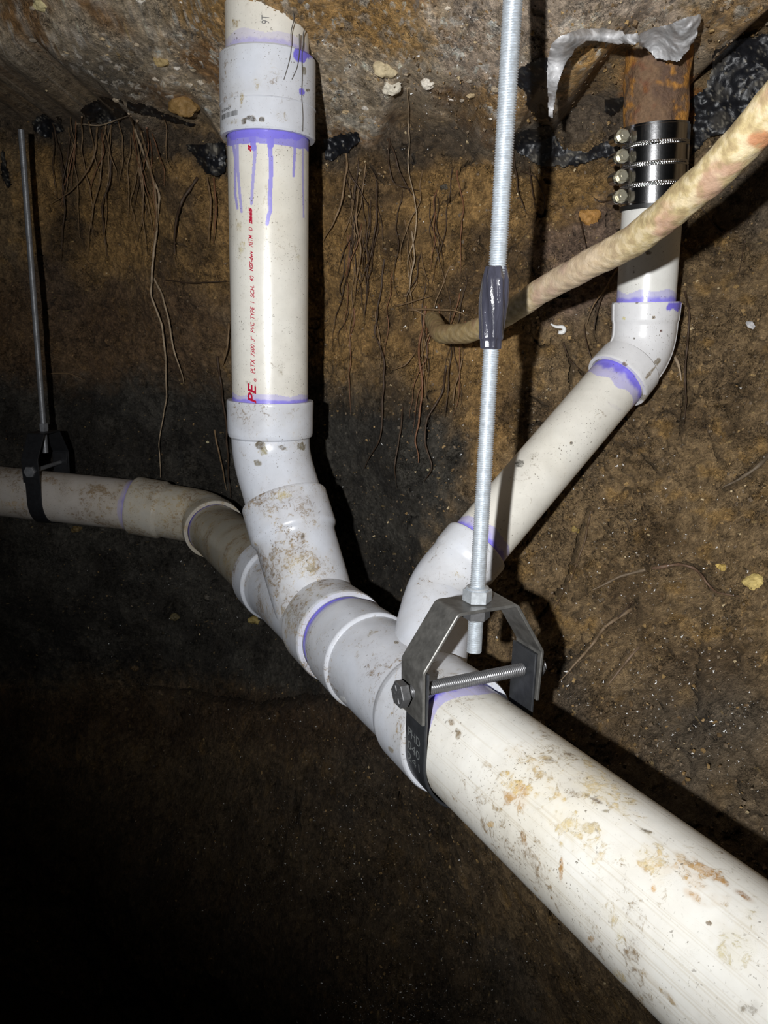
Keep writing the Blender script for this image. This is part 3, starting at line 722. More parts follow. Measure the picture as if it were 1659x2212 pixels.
part('pipe', sw, srgb(226, 225, 220), dirt=.06, seed=14, speck=.45, primer=[(.01, .021, .8, 22)], blobs=[(1400,460,6,5,0,.9,(96,80,62)),(1400,545,8,4,0,.9,(90,74,60)),(1447,628,2,2,0,1,(60,50,40)),(1369,588,2,2,0,1,(60,50,40))])
# foreground pipe
f0 = LR(.94); f1 = LR(2.95); Lf = np.linalg.norm(f1-f0)
sw = sweep(seg_path(f0, f1), [(0, R3), (Lf, R3)], 640, .0009)
OR = (176, 132, 70); BR = (120, 104, 84); YL_ = (214, 200, 160)
FB = [(990,1585,12,14,0,1,(130,112,84)),(975,1560,11,14,-10,.9,(140,120,92)),(1185,1640,24,10,15,.9,BR),(1230,1630,22,10,20,.9,BR),(1130,1700,60,22,35,.75,(200,172,110)),(1210,1720,40,16,35,.6,(200,170,105)),(1100,1725,16,20,20,.9,(170,128,66)),
      (1125,1710,14,30,20,.6,(180,140,80)),(1280,1700,18,9,30,.8,BR),(1310,1752,18,6,0,.85,(100,92,80)),(1390,1793,30,8,20,.9,(104,94,78)),(1270,1790,26,20,0,.85,BR),(1255,1810,12,16,0,.9,(160,124,70)),(1130,1810,8,24,-18,.9,(150,120,80)),
      (1212,1880,6,40,3,.9,(170,126,66)),(1390,1870,14,30,-35,.9,(172,134,74)),(1410,1920,8,12,0,.9,(196,150,80)),(1480,1860,50,12,35,.8,(160,130,86)),(1540,1890,66,22,30,.85,(172,128,66)),(1500,1935,50,16,28,.8,(186,140,70)),(1600,1930,40,10,35,.8,(150,112,70)),
      (1300,1700,150,50,40,.55,(212,192,146)),(1240,1790,110,50,40,.5,(214,196,150)),(1420,1860,90,50,35,.5,(214,196,150)),(1150,1650,80,30,35,.45,(200,176,130)),(1330,1990,60,30,45,.35,(214,200,160)),(1500,1900,110,34,32,.5,(196,156,96)),(1120,1730,40,30,30,.55,(186,148,92)),(1590,2030,70,80,40,.5,(210,200,164)),(1600,2060,60,50,40,.35,(206,196,160)),(1340,2010,10,40,10,.4,YL_),(1278,2030,12,14,0,.9,(170,140,100)),(1340,2110,40,14,48,.7,(190,172,130)),(1380,2160,60,12,45,.8,(150,130,100)),(1430,2140,110,8,44,.6,(170,150,118)),(1100,1700,30,10,35,.5,(206,180,120)),(1531,1995,8,5,0,.8,BR),(1620,2180,40,24,0,.5,(130,124,114)),(1060,1780,10,8,0,.7,(190,160,110)),(1180,1590,30,8,30,.5,(130,116,96)),(1290,1730,26,6,30,.8,BR),(1340,1680,30,7,10,.0,BR)]
FP_V, FP_F, FP_S, FP_T = sw
cc = pvc_col(FP_V, FP_S, FP_T, srgb(232, 230, 223), dirt=.42, seed=15, speck=.6, primer=[(0, .023, .97, 33)], blobs=FB)
# lengthwise scuffs
q = np.stack([np.cos(FP_T)*3, np.sin(FP_T)*3, FP_S*3.2], 1); sc1 = noise3(q*np.array([9, 9, 1]), 2.2, 7); sc2 = noise3(q*np.array([3, 3, 1.]), 1, 9)
ppx, ppy = project(FP_V); lowside = sstep(.18, .5, -(FP_T) if False else np.abs(FP_T))*1.0
msk = sstep(.12, .3, sc1)*sstep(-.1, .3, sc2+.1)*.55
cc['Col'] = mix(cc['Col'], srgb(188, 176, 150), msk*.55)
o = meshq('pipe', FP_V, FP_F, M_PVC, LINE, cc, smooth=32); o['label'] = 'large muddy white pipe nearest the viewer'
FRONT = o

# ------------------------------------------------------------------ printed text
def text_mesh(s, size, shear=0., bold=0.):
    cu = bpy.data.curves.new('t', 'FONT'); cu.body = s; cu.size = size; cu.shear = shear; cu.offset = bold; cu.resolution_u = 4
    ob = bpy.data.objects.new('t', cu); sc.collection.objects.link(ob)
    dg = bpy.context.evaluated_depsgraph_get(); me = bpy.data.meshes.new_from_object(ob.evaluated_get(dg))
    v = np.array([tuple(x.co) for x in me.vertices]); f = [tuple(p.vertices) for p in me.polygons]
    bpy.data.objects.remove(ob); bpy.data.curves.remove(cu); bpy.data.meshes.remove(me)
    return v, f
def fit(v, w, h):
    v = v.copy(); v[:, 0] -= v[:, 0].min(); v[:, 1] -= v[:, 1].min()
    v[:, 0] *= w/max(v[:, 0].max(), 1e-6); v[:, 1] *= h/max(v[:, 1].max(), 1e-6); return v
_, Nv, Bv = frames(sweep.__globals__['resample'](path, np.linspace(0, .5, 4))[0])
ncam = Nv[0]; bleft = Bv[0]          # theta>0 = image left on the downward path
def cylpt(axis_pt, rad, th): return axis_pt+rad*(math.cos(th)*ncam+math.sin(th)*bleft)
def vtext(words, rad, ang_fn, parent, name, m, k=.0004, glyphup_left=True):
    Vs = []; Fs = []
    for (s, y0, y1, xpx, hpx, shear, bold) in words:
        sa, sb_ = vsf(y0, rad), vsf(y1, rad); v, f = text_mesh(s, 1, shear, bold); Lw = abs(sa-sb_)
        dloc = np.linalg.norm(VT+down*sa-CAM)
        h = hpx*.87/FPX
        v = fit(v, Lw, h); th0 = math.asin(np.clip(-(xpx-project((VT+down*sa)[None])[0][0])/(rad*FPX/(.87 if y0 > 300 else .84)), -1, 1))
        o = sum(len(x) for x in Vs)
        pts = np.array([cylpt(VT+down*(sa-p[0]), rad+k, th0+(p[1]-h/2)/rad) for p in v])
        Vs.append(pts); Fs += [tuple(i+o for i in q) for q in f]
    return mesh(name, np.vstack(Vs), Fs, m, parent, smooth=None)
WD = [('PE', 872, 829, 545, 20, .25, .02), ('®', 826, 818, 552, 6, .2, .02), ('PLTX', 808, 776, 547, 10, .3, .012), ('7300', 771, 745, 547, 9, .3, .012), ('3"', 739, 726, 547, 9, .3, .012), ('PVC', 720, 696, 547, 9, .3, .012),
      ('TYPE', 690, 663, 547, 9, .3, .012), ('I', 656, 652, 547, 9, .3, .012), ('SCH.', 644, 618, 547, 9, .3, .012), ('40', 609, 596, 546, 9, .3, .012), ('NSF-dwv', 587, 542, 545, 9, .3, .03), ('ASTM', 535, 508, 544, 9, .3, .012), ('D', 500, 491, 544, 8, .3, .012),
      ('2665', 485, 448, 544, 8, .3, .09), ('8', 328, 313, 543, 8, .3, .05)]
vtext(WD, R3, None, PIPE_V, 'printed_text', M_RED)['label'] = 'red lettering printed up the pipe'
vtext([('9T', 52, 33, 574, 15, 0, -.012)], R3, None, STUB, 'printed_text', M_GREYINK)['label'] = 'grey characters printed on the stub above the coupling'
# barcode sticker print on the coupling
Vs = []; Fs = []
def patch(x0, x1, y0, y1, rad):
    c = project((VT+down*vs(235))[None])[0][0]; rp = rad*FPX/.845
    t0, t1 = [math.asin(np.clip(-(x-c)/rp, -1, 1)) for x in (x0, x1)]
    o = len(Vs); s0, s1 = vsf(y0, H3), vsf(y1, H3)
    for s, t in ((s0, t0), (s0, t1), (s1, t1), (s1, t0)): Vs.append(cylpt(VT+down*s, rad+.0004, t))
    Fs.append((o, o+1, o+2, o+3))
x = 484.
while x < 518:
    w = random.choice([.5, .8, 1.2]); patch(x, x+w, 238-(x-484)*.05, 249-(x-484)*.05, H3+.0008); x += w+random.choice([.6, .9, 1.3])
mesh('barcode', np.array(Vs), Fs, M_GREYINK, COUP, smooth=None)
vd = [('1028067', 0, 0)]
v, f = text_mesh('0120067', 1); v = fit(v, .020, .0028)
c0 = project((VT+down*vs(230))[None])[0][0]; th0 = math.asin(np.clip(-(486-c0)/(H3*FPX/.845), -1, 1))
mesh('printed_text', np.array([cylpt(VT+down*(vsf(233, H3)-p[1]-p[0]*.03), H3+.0012, th0-p[0]/H3*.9) for p in v]), f, M_GREYINK, COUP, smooth=None)

# ------------------------------------------------------------------ solids helpers
def ribbon(path2, w, t, O, ex, ey, ez, name, m, parent, crown=0.):
    """flat bar bent along path2 (points in the ex/ez plane), width w along ey, thickness t"""
    P = np.array(path2, float); T = np.gradient(P, axis=0); T /= np.linalg.norm(T, axis=1)[:, None]; Nn = np.stack([-T[:, 1], T[:, 0]], 1)
    bev = min(t*.3, .0006)
    sec = [(-w/2+bev, -t/2), (w/2-bev, -t/2), (w/2, -t/2+bev), (w/2, t/2-bev), (w/2-bev, t/2), (-w/2+bev, t/2), (-w/2, t/2-bev), (-w/2, -t/2+bev)]
    V = []; k = len(sec)
    for i in range(len(P)):
        for (a, b) in sec:
            q = P[i]+Nn[i]*b; V.append(O+ex*q[0]+ez*q[1]+ey*a)
    F = []
    for i in range(len(P)-1):
        for j in range(k): F.append((i*k+j, i*k+(j+1) % k, (i+1)*k+(j+1) % k, (i+1)*k+j))
    F.append(tuple(range(k))[::-1]); F.append(tuple((len(P)-1)*k+j for j in range(k)))
    return mesh(name, np.array(V), F, m, parent, smooth=40)
def dense(pts, n=10, R=.006):
    P = bend_path([np.array([p[0], p[1], 0.]) for p in pts], R)[:, :2]
    out = [P[0]]
    for a, b in zip(P[:-1], P[1:]):
        k = max(1, int(np.linalg.norm(b-a)/.004))
        for i in range(1, k+1): out.append(a+(b-a)*i/k)
    return np.array(out)
def prism(O, ax, r, h, n=6, bevel=.0006, ref=None):
    ax = norm(ax); ref = np.array([0, 0, 1.]) if ref is None else ref
    if abs(ref.dot(ax)) > .9: ref = np.array([0, 1., 0])
    u = norm(np.cross(ax, ref)); v = np.cross(ax, u); V = []; F = []
    lv = [(0, r-bevel), (bevel, r), (h-bevel, r), (h, r-bevel)]
    for (z, rr) in lv:
        for k in range(n):
            a = 2*math.pi*k/n; V.append(O+ax*z+rr*(math.cos(a)*u+math.sin(a)*v))
    for i in range(3):
        for k in range(n): F.append((i*n+k, i*n+(k+1) % n, (i+1)*n+(k+1) % n, (i+1)*n+k))
    F.append(tuple(range(n))[::-1]); F.append(tuple(3*n+k for k in range(n)))
    return np.array(V), F
def jlist(ps):
    V = []; F = []; o = 0
    for v, f in ps:
        V.append(v); F += [tuple(i+o for i in q) for q in f]; o += len(v)
    return np.vstack(V), F
def thread(a, b, r, pitch, depth, seg=28, per=6, ends=0.):
    L = np.linalg.norm(np.asarray(b)-a)
    def rf(s, th, R):
        u = ((s/pitch)-(th/(2*math.pi))) % 1.0
        return R-depth*(np.abs(u-.5)*2)**1.2
    return sweep(seg_path(a, b), [(0, r), (L, r)], seg, pitch/per, rfun=rf)

# ------------------------------------------------------------------ front hanger
UPV = np.array([0, 0, 1.0])
def clevis(H, axis, w, names, labels, scale=1., text=None, mats=(M_STEEL, M_STRAP, M_BOLT), nutm=M_ZINC, boltr=.0052, threaded=True, hl=1.):
    ax = norm(axis); lat = -norm(np.cross(ax, UPV)); 
    if lat.dot(_rt @ np.eye(3)) < 0 and False: lat = -lat
    ey = norm(np.cross(UPV, lat)); root = empty('clevis_hanger', tuple(H+UPV*.115), *labels)
    t = .0026
    yo = [(-.0502, .034), (-.0515, .074*hl), (-.025, .1145), (.025, .1145), (.0515, .074*hl), (.0502, .034)]
    ribbon(dense(yo, R=.005), w, t, H, lat, ey, UPV, 'yoke', mats[0], root)
    r = .0470
    th = np.linspace(math.pi, 2*math.pi, 40)
    us = [(-r, .072), (-r, .036)]+[(r*math.cos(a), r*math.sin(a)+.0005) for a in th]+[(r, .036), (r, .072)]
    P = np.array([(x*1.0, z) for x, z in us]); 
    strap = ribbon(P, w-.003, .0022, H, lat, ey, UPV, 'strap', mats[1], root); strap['label'] = 'dark U-shaped strap under the pipe'
    bz = .0535
    L = .062 if threaded else .055
    A = H+UPV*bz-lat*L; B = H+UPV*bz+lat*(L+.004)
    sw = thread(A+lat*.004, B, boltr, .0017, .0008) if threaded else sweep(seg_path(A, B), [(0, boltr), (.13 if False else np.linalg.norm(B-A), boltr)], 20)
    bo = meshq('cross_bolt', sw[0], sw[1], mats[2], root, smooth=60)
    v, f = prism(A-lat*.004+lat*.002, lat, .0100, .0068, 6); 
    hd = mesh('bolt_head', v, f, mats[2], bo, smooth=25)
    if threaded:
        # raised grade marks
        vv = []
        u = norm(np.cross(lat, UPV))
        ps = []
        for k in range(6):
            a = k*math.pi/3; d = math.cos(a)*u+math.sin(a)*UPV; e = -math.sin(a)*u+math.cos(a)*UPV; c0 = A-lat*.0024
            q = [c0+d*.0028-e*.0004, c0+d*.0066-e*.0004, c0+d*.0066+e*.0004, c0+d*.0028+e*.0004]
            q2 = [p+lat*.0012 for p in q]
            ps.append((np.array(q+q2), [(0, 1, 2, 3)[::-1], (4, 5, 6, 7), (0, 1, 5, 4), (1, 2, 6, 5), (2, 3, 7, 6), (3, 0, 4, 7)]))
        v, f = jlist(ps); mesh('head_marking', v, f, mats[2], bo, smooth=None)
    v, f = prism(B-lat*.0115, lat, .0098, .007, 6); mesh('nut', v, f, mats[2], root, smooth=25)
    return root, lat, ey, strap
HF = W(1010, 1600, .600)
tH = np.dot(HF-LR(0), a1); HF = LR(0)+a1*tH
HF = HF + a1*.006
froot, flat, fey, fstrap = clevis(HF, a1, .033, None, ('dark steel clevis hanger with a threaded cross bolt around the large muddy pipe', 'pipe hanger', 'clevis hangers'))
# stamped letters on the strap
def stamp():
    Vs = []; Fs = []; o = 0
    for r_, (s, z0) in enumerate([('PHD', .000), ('040', -.0105), ('241', -.020)]):
        v, f = text_mesh(s, 1); v = fit(v, .0185, .0068)
        pts = []
        for p in v:
            zz = z0+.014+p[1]-p[0]*.12; rr = .0470+.0016
            a = math.asin(np.clip(zz/rr, -1, 0.)) if zz < 0 else 0.
            pts.append(HF-flat*rr*math.cos(a)+UPV*zz+fey*SGN*(p[0]-.0092))
        Vs.append(np.array(pts)); Fs += [tuple(i+o for i in q) for q in f]; o += len(v)
    return mesh('stamped_text', np.vstack(Vs), Fs, M_STAMP, fstrap, smooth=None)
SGN = 1.0 if project((HF+fey*.01)[None])[0][0] > project(HF[None])[0][0] else -1.0
stamp()
# front threaded rod
RB = HF-a1*0+UPV*.076; RTp = HF+UPV*.74
# upper length and lower length meet under the tape
tapeb, tapet = HF+UPV*.305, HF+UPV*.354
side = _rt @ np.eye(3)
rt_w = RW @ np.array([1., 0, 0])
rod = empty('threaded_rod', tuple(RB), 'long galvanised threaded rod with a shiny tape wrap, holding up the front hanger', 'threaded rod')
sw = thread(RB, HF+UPV*.335, .0058, .0016, .0012); lower = meshq('rod_length', sw[0], sw[1], M_ZINC, rod, smooth=70)
sw = thread(HF+UPV*.335+rt_w*.0012, RTp+rt_w*.0012, .0063, .0016, .0013); meshq('rod_length', sw[0], sw[1], M_ZINC, rod, smooth=70)
def tp_r(s, th, R): return R+.0011*np.sin(th*3+s*40)*np.sin(s*50)+.0006*np.sin(th*7+s*90)
tb = HF+UPV*.298; 
sw = sweep(seg_path(tb, tb+UPV*.054), [(0, .0062), (.0005, .0068), (.006, .0070), (.007, .0078), (.012, .0078), (.03, .0092), (.046, .0088), (.053, .0070), (.054, .0064)], 64, .001, rfun=tp_r)
tape = meshq('tape_wrap', sw[0], sw[1], M_TAPE, rod, smooth=70); tape['label'] = 'shiny dark tape wrapped round the rod'
v, f = prism(HF+UPV*.1162, UPV, .0108, .0095, 6); v2_, f2_ = prism(HF+UPV*.1255, UPV, .0085, .002, 20)
mesh('nut', *jlist([(v, f), (v2_, f2_)]), M_ZINC, rod, smooth=25)['label'] = 'bright hexagonal nut on top of the hanger'
v, f = prism(HF+UPV*.1030, UPV, .0102, .0085, 6); mesh('nut', v, f, M_BOLT, rod, smooth=25)['label'] = 'darker nut below the hanger top'

# ------------------------------------------------------------------ back hanger and rod
HB = L0+ldir*np.dot(W(104, 1072, 1.366)-L0, ldir)
broot, blat, bey, bstrap = clevis(HB, -ldir, .030, None, ('small dark clevis hanger around the far pipe at the left', 'pipe hanger', 'clevis hangers'), mats=(M_BACKSTEEL, M_BACKSTEEL, M_BACKROD), boltr=.0036, threaded=False)
brod = empty('hanger_rod', tuple(HB+UPV*.085), 'thin grey steel rod hanging from the soil above the far left pipe', 'rod')
top = on_wall(np.array([44.]), np.array([246.]))[0]
RT2 = HB+UPV*.66; 
sw = thread(HB+UPV*.078, HB+UPV*.60, .0050, .0015, .00035, 16, 4); meshq('rod_length', sw[0], sw[1], M_BACKROD, brod, smooth=70)
v, f = prism(HB+UPV*.1162, UPV, .0075, .014, 6); mesh('nut', v, f, M_BACKROD, brod, smooth=25)

# ------------------------------------------------------------------ iron stub and banded coupling
cb, ct = W(1409, 444, .793), W(1416, 273, .772); cdir = norm(ct-cb); cl = np.linalg.norm(ct-cb)
it = ct+cdir*.085
def ir(s, th, R): return R+.0012*np.sin(th*3+s*50)*np.sin(s*40+th*2)+.0006*np.sin(th*7-s*90+2*np.sin(s*60))
V_, F_, S_, T_ = sweep(seg_path(ct-cdir*.02, it), [(0, .0300), (.012, .0300), (.02, .0305), (np.linalg.norm(it-ct)+.02, .032)], 160, .0012, rfun=ir)
n1 = fbm(V_, 28, 4, 401); n2 = fbm(V_, 90, 3, 405); c = np.zeros_like(V_)+C(118, 92, 68)
c = mix(c, C(88, 66, 54), sstep(-.2, .3, n1)*.8); c = mix(c, C(176, 122, 48), sstep(.0, .4, .5*n2+.6*n1+-.2+.55*sstep(.2, 1.3, np.abs(T_)+.5*n2))*.85); c = mix(c, C(112, 58, 36), sstep(.15, .5, -n1+n2*.4)*.6)
tag(meshq('cast_iron_pipe', V_, F_, M_IRON, None, c, smooth=60), 'rusty iron pipe stub coming out of the soil above the banded steel coupling', 'pipe')
cr = empty('banded_coupling', tuple(cb), 'shiny stainless steel coupling with four screw clamps joining rusty iron to white pipe', 'pipe coupling')
RS = .0322
def knurl(s, th, R):
    f = (s % (cl/4))/(cl/4)
    k = np.exp(-((f-.0)/.14)**4)+np.exp(-((f-1.0)/.14)**4)
    k = k*((s > .01) & (s < cl-.01))
    return R+k*(.0006+.0006*np.sin(th*84+np.sign(np.sin(s*1570))*.9)*np.abs(np.sin(s*1570)))
sw = sweep(seg_path(cb, ct), [(0, RS-.001), (0, RS), (cl, RS), (cl, RS-.001)], 440, .0006, rfun=knurl)
meshq('shield', sw[0], sw[1], M_SHINY, cr, smooth=50)
sw = sweep(seg_path(cb-cdir*.004, cb), [(0, RS-.0006), (.0, RS+.0004), (.0045, RS+.0004)], 120); meshq('rubber_sleeve', sw[0], sw[1], M_RUBBER, cr, smooth=40)
_, nn_, bb2 = frames(np.array([cb, (cb+ct)/2, ct])); nc = nn_[0]; bc = bb2[0]
if (bc).dot(rt_w) > 0: left = -bc
else: left = bc
for k in range(4):
    s0 = cl*(k+.5)/4; Oc = cb+cdir*s0
    sw = sweep(seg_path(Oc-cdir*.0072, Oc+cdir*.0072), [(0, RS), (0, RS+.0007), (.0002, RS+.0009), (.0142, RS+.0009), (.0144, RS+.0007), (.0144, RS)], 200, None)
    band = meshq('clamp_band', sw[0], sw[1], M_SHINY, cr, smooth=40)
    # worm slots on the left half of the band
    # screw housing on the left, screw pointing at the viewer
    a = math.radians(68); rad = norm(math.cos(a)*nc+math.sin(a)*left); tan_ = norm(-math.sin(a)*nc+math.cos(a)*left)*-1
    tan_ = norm(nc*math.sin(a)-left*math.cos(a))
    c0 = Oc+rad*(RS+.0062)
    sw = thread(c0-tan_*.016, c0+tan_*.014, .0038, .0016, .0008, 20, 4); scr = meshq('screw', sw[0], sw[1], M_SCREW, band, smooth=60)
    v, f = prism(c0+tan_*.014, tan_, .0052, .0062, 6, .0008); v2_, f2_ = prism(c0+tan_*.0128, tan_, .0066, .0014, 24, .0003)
    v3_, f3_ = prism(c0+tan_*.0201, tan_, .0024, .0006, 16, .0001)
    mesh('screw_head', *jlist([(v, f), (v2_, f2_), (v3_, f3_)]), M_SCREW, band, smooth=25)
    # housing: curved saddle over the screw
    th = np.linspace(-2.0, 2.0, 26); Pq = [(math.sin(t)*.0056, math.cos(t)*.0056) for t in th]
    Pq = [(-.0058, -.0055)]+Pq+[(.0058, -.0055)]
    ribbon(np.array(Pq), .015, .001, c0-tan_*.003, cdir, tan_, rad, 'screw_housing', M_SHINY, band)
# band perforations: raised teeth rows
# ------------------------------------------------------------------ crossing old pipe
cp = [(935,690,.93),(950,722,.86),(1000,722,.80),(1060,700,.745),(1120,662,.70),(1180,622,.655),(1260,577,.60),(1350,533,.55),(1440,465,.505),(1530,385,.465),(1640,270,.425),(1760,130,.385)]
pts = np.array([W(*c) for c in cp])
def smooth_path(P, n=200):
    d = np.concatenate([[0], np.cumsum(np.linalg.norm(np.diff(P, axis=0), axis=1))]); s = np.linspace(0, d[-1], n)
    Q = np.stack([np.interp(s, d, P[:, k]) for k in range(3)], 1)
    for _ in range(30): Q[1:-1] = .5*Q[1:-1]+.25*(Q[:-2]+Q[2:])
    return Q
Q = smooth_path(pts); Ltot = np.linalg.norm(np.diff(Q, axis=0), axis=1).sum()
def cf(s, th, R): return R*(1+.03*np.sin(s*70+th)+.02*np.sin(th*3+s*160)+.012*np.sin(th*5-s*410))
V_, F_, S_, T_ = sweep(Q, [(0, .0100), (Ltot, .0116)], 120, .0012, rfun=cf)
n1 = fbm(V_, 35, 4, 501); n2 = fbm(V_, 150, 3, 505); V_ = V_+(n2[:, None]*.0005)*norm_rows if False else V_
c = np.zeros_like(V_)+C(178, 160, 118); c = mix(c, C(206, 190, 158), sstep(-.1, .35, n2)*.7); c = mix(c, C(168, 130, 112), sstep(.05, .4, n1)*.75)
pxx, pyy = project(V_)
rr = np.hypot((pxx-1640)/40, (pyy-300)/26); c = mix(c, C(176, 112, 76), sstep(0, .4, 1-rr+.6*n1)*.8)
c = mix(c, C(150, 130, 96), sstep(.1, .4, -n2)*.7)
c = mix(c, C(206, 182, 162), (1-sstep(1250, 1400, pxx))*sstep(1120, 1180, pxx)*.5)
c = mix(c, C(150, 126, 84), (1-sstep(1000, 1080, pxx))*.7)
tag(meshq('old_water_pipe', V_, F_, M_CONDUIT, None, c, smooth=70), 'tan dirt-crusted thin pipe slanting in front of the white pipe at the upper right', 'pipe')

# ------------------------------------------------------------------ sheets of membrane and film
def sheet(name, poly, off, mtl, label, cat, group=None, jag=6, step=3., thick=.0012, crumple=.004, colfn=None, offfn=None, seed=0, depth=None):
    poly = np.array(poly, float); x0, y0 = poly.min(0)-8; x1, y1 = poly.max(0)+8
    gx_ = np.arange(x0, x1, step); gy_ = np.arange(y0, y1, step); a, b = np.meshgrid(gx_, gy_, indexing='ij'); sh = a.shape; a = a.ravel(); b = b.ravel()
    q = np.stack([a, b, np.zeros_like(a)+seed*9.], 1)
    ins = polysd(a+jag*fbm(q, .05, 3, 601+seed), b+jag*fbm(q, .05, 3, 621+seed), poly) > 0
    if depth is None: Pw = on_wall(a, b, 0.)
    else:
        dd_ = depth(a, b); Pw = CAM+np.stack([(a-CX)*dd_/FPX, -(b-CY)*dd_/FPX, -dd_], 1) @ RW.T
    Pw2 = Pw.reshape(*sh, 3).copy()
    for _ in range(8):
        Pw2[1:-1, 1:-1] = .2*(Pw2[1:-1, 1:-1]+Pw2[:-2, 1:-1]+Pw2[2:, 1:-1]+Pw2[1:-1, :-2]+Pw2[1:-1, 2:])
    Pw = Pw2.reshape(-1, 3); cr_ = fbm(Pw, 28, 4, 640+seed)+.25*np.abs(noise3(Pw, 60, 650+seed))
    o_ = off+crumple*cr_+(offfn(a, b) if offfn else 0)
    dirn = (CAM-Pw)/np.linalg.norm(CAM-Pw, axis=1)[:, None]; Pw = Pw+dirn*o_[:, None]
    ii = np.arange(a.size).reshape(sh); Fq = np.stack([ii[:-1, :-1], ii[:-1, 1:], ii[1:, 1:], ii[1:, :-1]], -1).reshape(-1, 4)
    Fq = Fq[ins[Fq].all(1)]
    if len(Fq) == 0: return None
    u, inv = np.unique(Fq, return_inverse=True); Fq = inv.reshape(-1, 4); Vp = Pw[u]; Vd = dirn[u]; n = len(Vp)
    Vb = Vp-Vd*thick
    e = np.concatenate([Fq[:, [0, 1]], Fq[:, [1, 2]], Fq[:, [2, 3]], Fq[:, [3, 0]]]); key = e[:, 0].astype(np.int64)*n+e[:, 1]; rk = e[:, 1].astype(np.int64)*n+e[:, 0]
    bd = e[~np.isin(key, rk)]
    Fall = np.vstack([Fq, Fq[:, ::-1]+n, np.stack([bd[:, 1], bd[:, 0], bd[:, 0]+n, bd[:, 1]+n], 1)])
    Va = np.vstack([Vp, Vb])
    col = colfn(Va) if colfn else None
    return tag(mesh(name, Va, Fall, mtl, None, col, smooth=60), label, cat, group)
def mcol(V):
    n1 = fbm(V, 50, 4, 701); n2 = noise3(V, 260, 705)
    c = np.zeros_like(V)+C(26, 27, 31); c = mix(c, C(64, 60, 54), sstep(.05, .5, n1)*.7); c = mix(c, C(130, 124, 112), sstep(.42, .55, n2+.4*n1)*.7)
    return np.concatenate([c, np.clip(sstep(.0, .5, n1), 0, 1)[:, None]], 1)
G = 'torn pieces of black membrane'
sheet('black_membrane', [(1540,110),(1590,85),(1660,70),(1760,60),(1760,260),(1640,300),(1560,290),(1530,300),(1495,340),(1500,250),(1490,215),(1525,185),(1535,150)], .012, M_MEMB, 'large black membrane right of the rusty iron stub', 'membrane', G, colfn=mcol, seed=1, crumple=.010)
sheet('black_membrane', [(1113,150),(1150,130),(1190,118),(1192,262),(1160,262),(1140,240),(1135,200),(1115,185)], .010, M_MEMB, 'black membrane piece right beside the galvanised rod under the curled film', 'membrane', G, colfn=mcol, seed=2)
sheet('black_membrane', [(1100,290),(1150,275),(1190,268),(1215,320),(1260,330),(1310,300),(1345,300),(1345,330),(1290,345),(1240,360),(1170,362),(1130,335),(1100,320)], .014, M_MEMB, 'long ragged black membrane strip left of the banded coupling', 'membrane', G, colfn=mcol, seed=3, crumple=.008)
sheet('black_membrane', [(1305,215),(1325,210),(1352,205),(1355,222),(1338,240),(1320,255),(1308,245)], .012, M_MEMB, 'small black membrane scrap left of the rusty stub', 'membrane', G, colfn=mcol, seed=4, jag=3)
sheet('black_membrane', [(170,238),(215,208),(262,212),(275,240),(255,268),(215,270),(185,258)], .02, M_MEMB, 'crumpled black membrane above the left hanging roots', 'membrane', G, colfn=mcol, seed=5, crumple=.02)
sheet('black_membrane', [(65,262),(90,245),(132,255),(140,280),(110,300),(75,290)], .012, M_MEMB, 'black membrane scrap beside the top of the far left rod', 'membrane', G, colfn=mcol, seed=6, crumple=.016)
sheet('black_membrane', [(395,312),(440,310),(488,305),(490,372),(470,382),(440,378),(424,345)], .014, M_MEMB, 'wrinkled dark membrane touching the left side of the upright white pipe', 'membrane', G, colfn=mcol, seed=7, crumple=.016)
sheet('black_membrane', [(698,300),(730,288),(775,284),(778,305),(750,330),(715,348),(698,345)], .014, M_MEMB, 'shiny dark membrane scrap just right of the upright white pipe', 'membrane', G, colfn=mcol, seed=8, crumple=.016)
sheet('black_membrane', [(270,218),(320,225),(370,250),(425,268),(420,276),(360,262),(310,250),(275,240)], .012, M_MEMB, 'narrow black membrane strip on the left ledge', 'membrane', G, colfn=mcol, seed=9, crumple=.012, jag=4)
sheet('black_membrane', [(0,318),(12,330),(20,380),(28,400),(14,408),(0,380)], .012, M_MEMB, 'black membrane sliver at the left edge of the photo', 'membrane', G, colfn=mcol, seed=10, jag=4)
g2 = 'torn clear plastic film'
film_d = lambda a, b: .622+.085*sstep(70, 240, b)+.02*np.sin(a*.03)+.012*np.sin(b*.06)
sheet('plastic_film', [(1188,98),(1210,76),(1250,62),(1300,58),(1348,67),(1354,94),(1325,96),(1290,90),(1266,89),(1242,108),(1222,140),(1208,175),(1200,215),(1194,258),(1185,252),(1180,180),(1182,130)], .0, M_FILM, 'curled strip of cloudy plastic film hanging right of the galvanised rod', 'plastic film', g2, jag=2.5, crumple=.008, seed=21, thick=.0006, step=1.6, depth=film_d)
sheet('plastic_film', [(1378,78),(1400,62),(1450,50),(1490,35),(1515,30),(1514,55),(1500,90),(1478,120),(1470,134),(1440,132),(1415,126),(1400,108),(1380,98)], .0, M_FILM, 'wide flap of cloudy plastic film above the rusty iron stub', 'plastic film', g2, jag=4, crumple=.012, seed=22, thick=.0006, step=1.8, depth=lambda a, b: .64+.05*sstep(30, 130, b)+.012*np.sin(a*.05))
sheet('plastic_film', [(1335,84),(1352,70),(1378,70),(1386,88),(1372,98),(1350,96)], .0, M_FILM, 'crumpled knot of plastic film between the strip and the flap', 'plastic film', g2, jag=3, crumple=.02, seed=23, thick=.0006, step=1.6, depth=film_d)

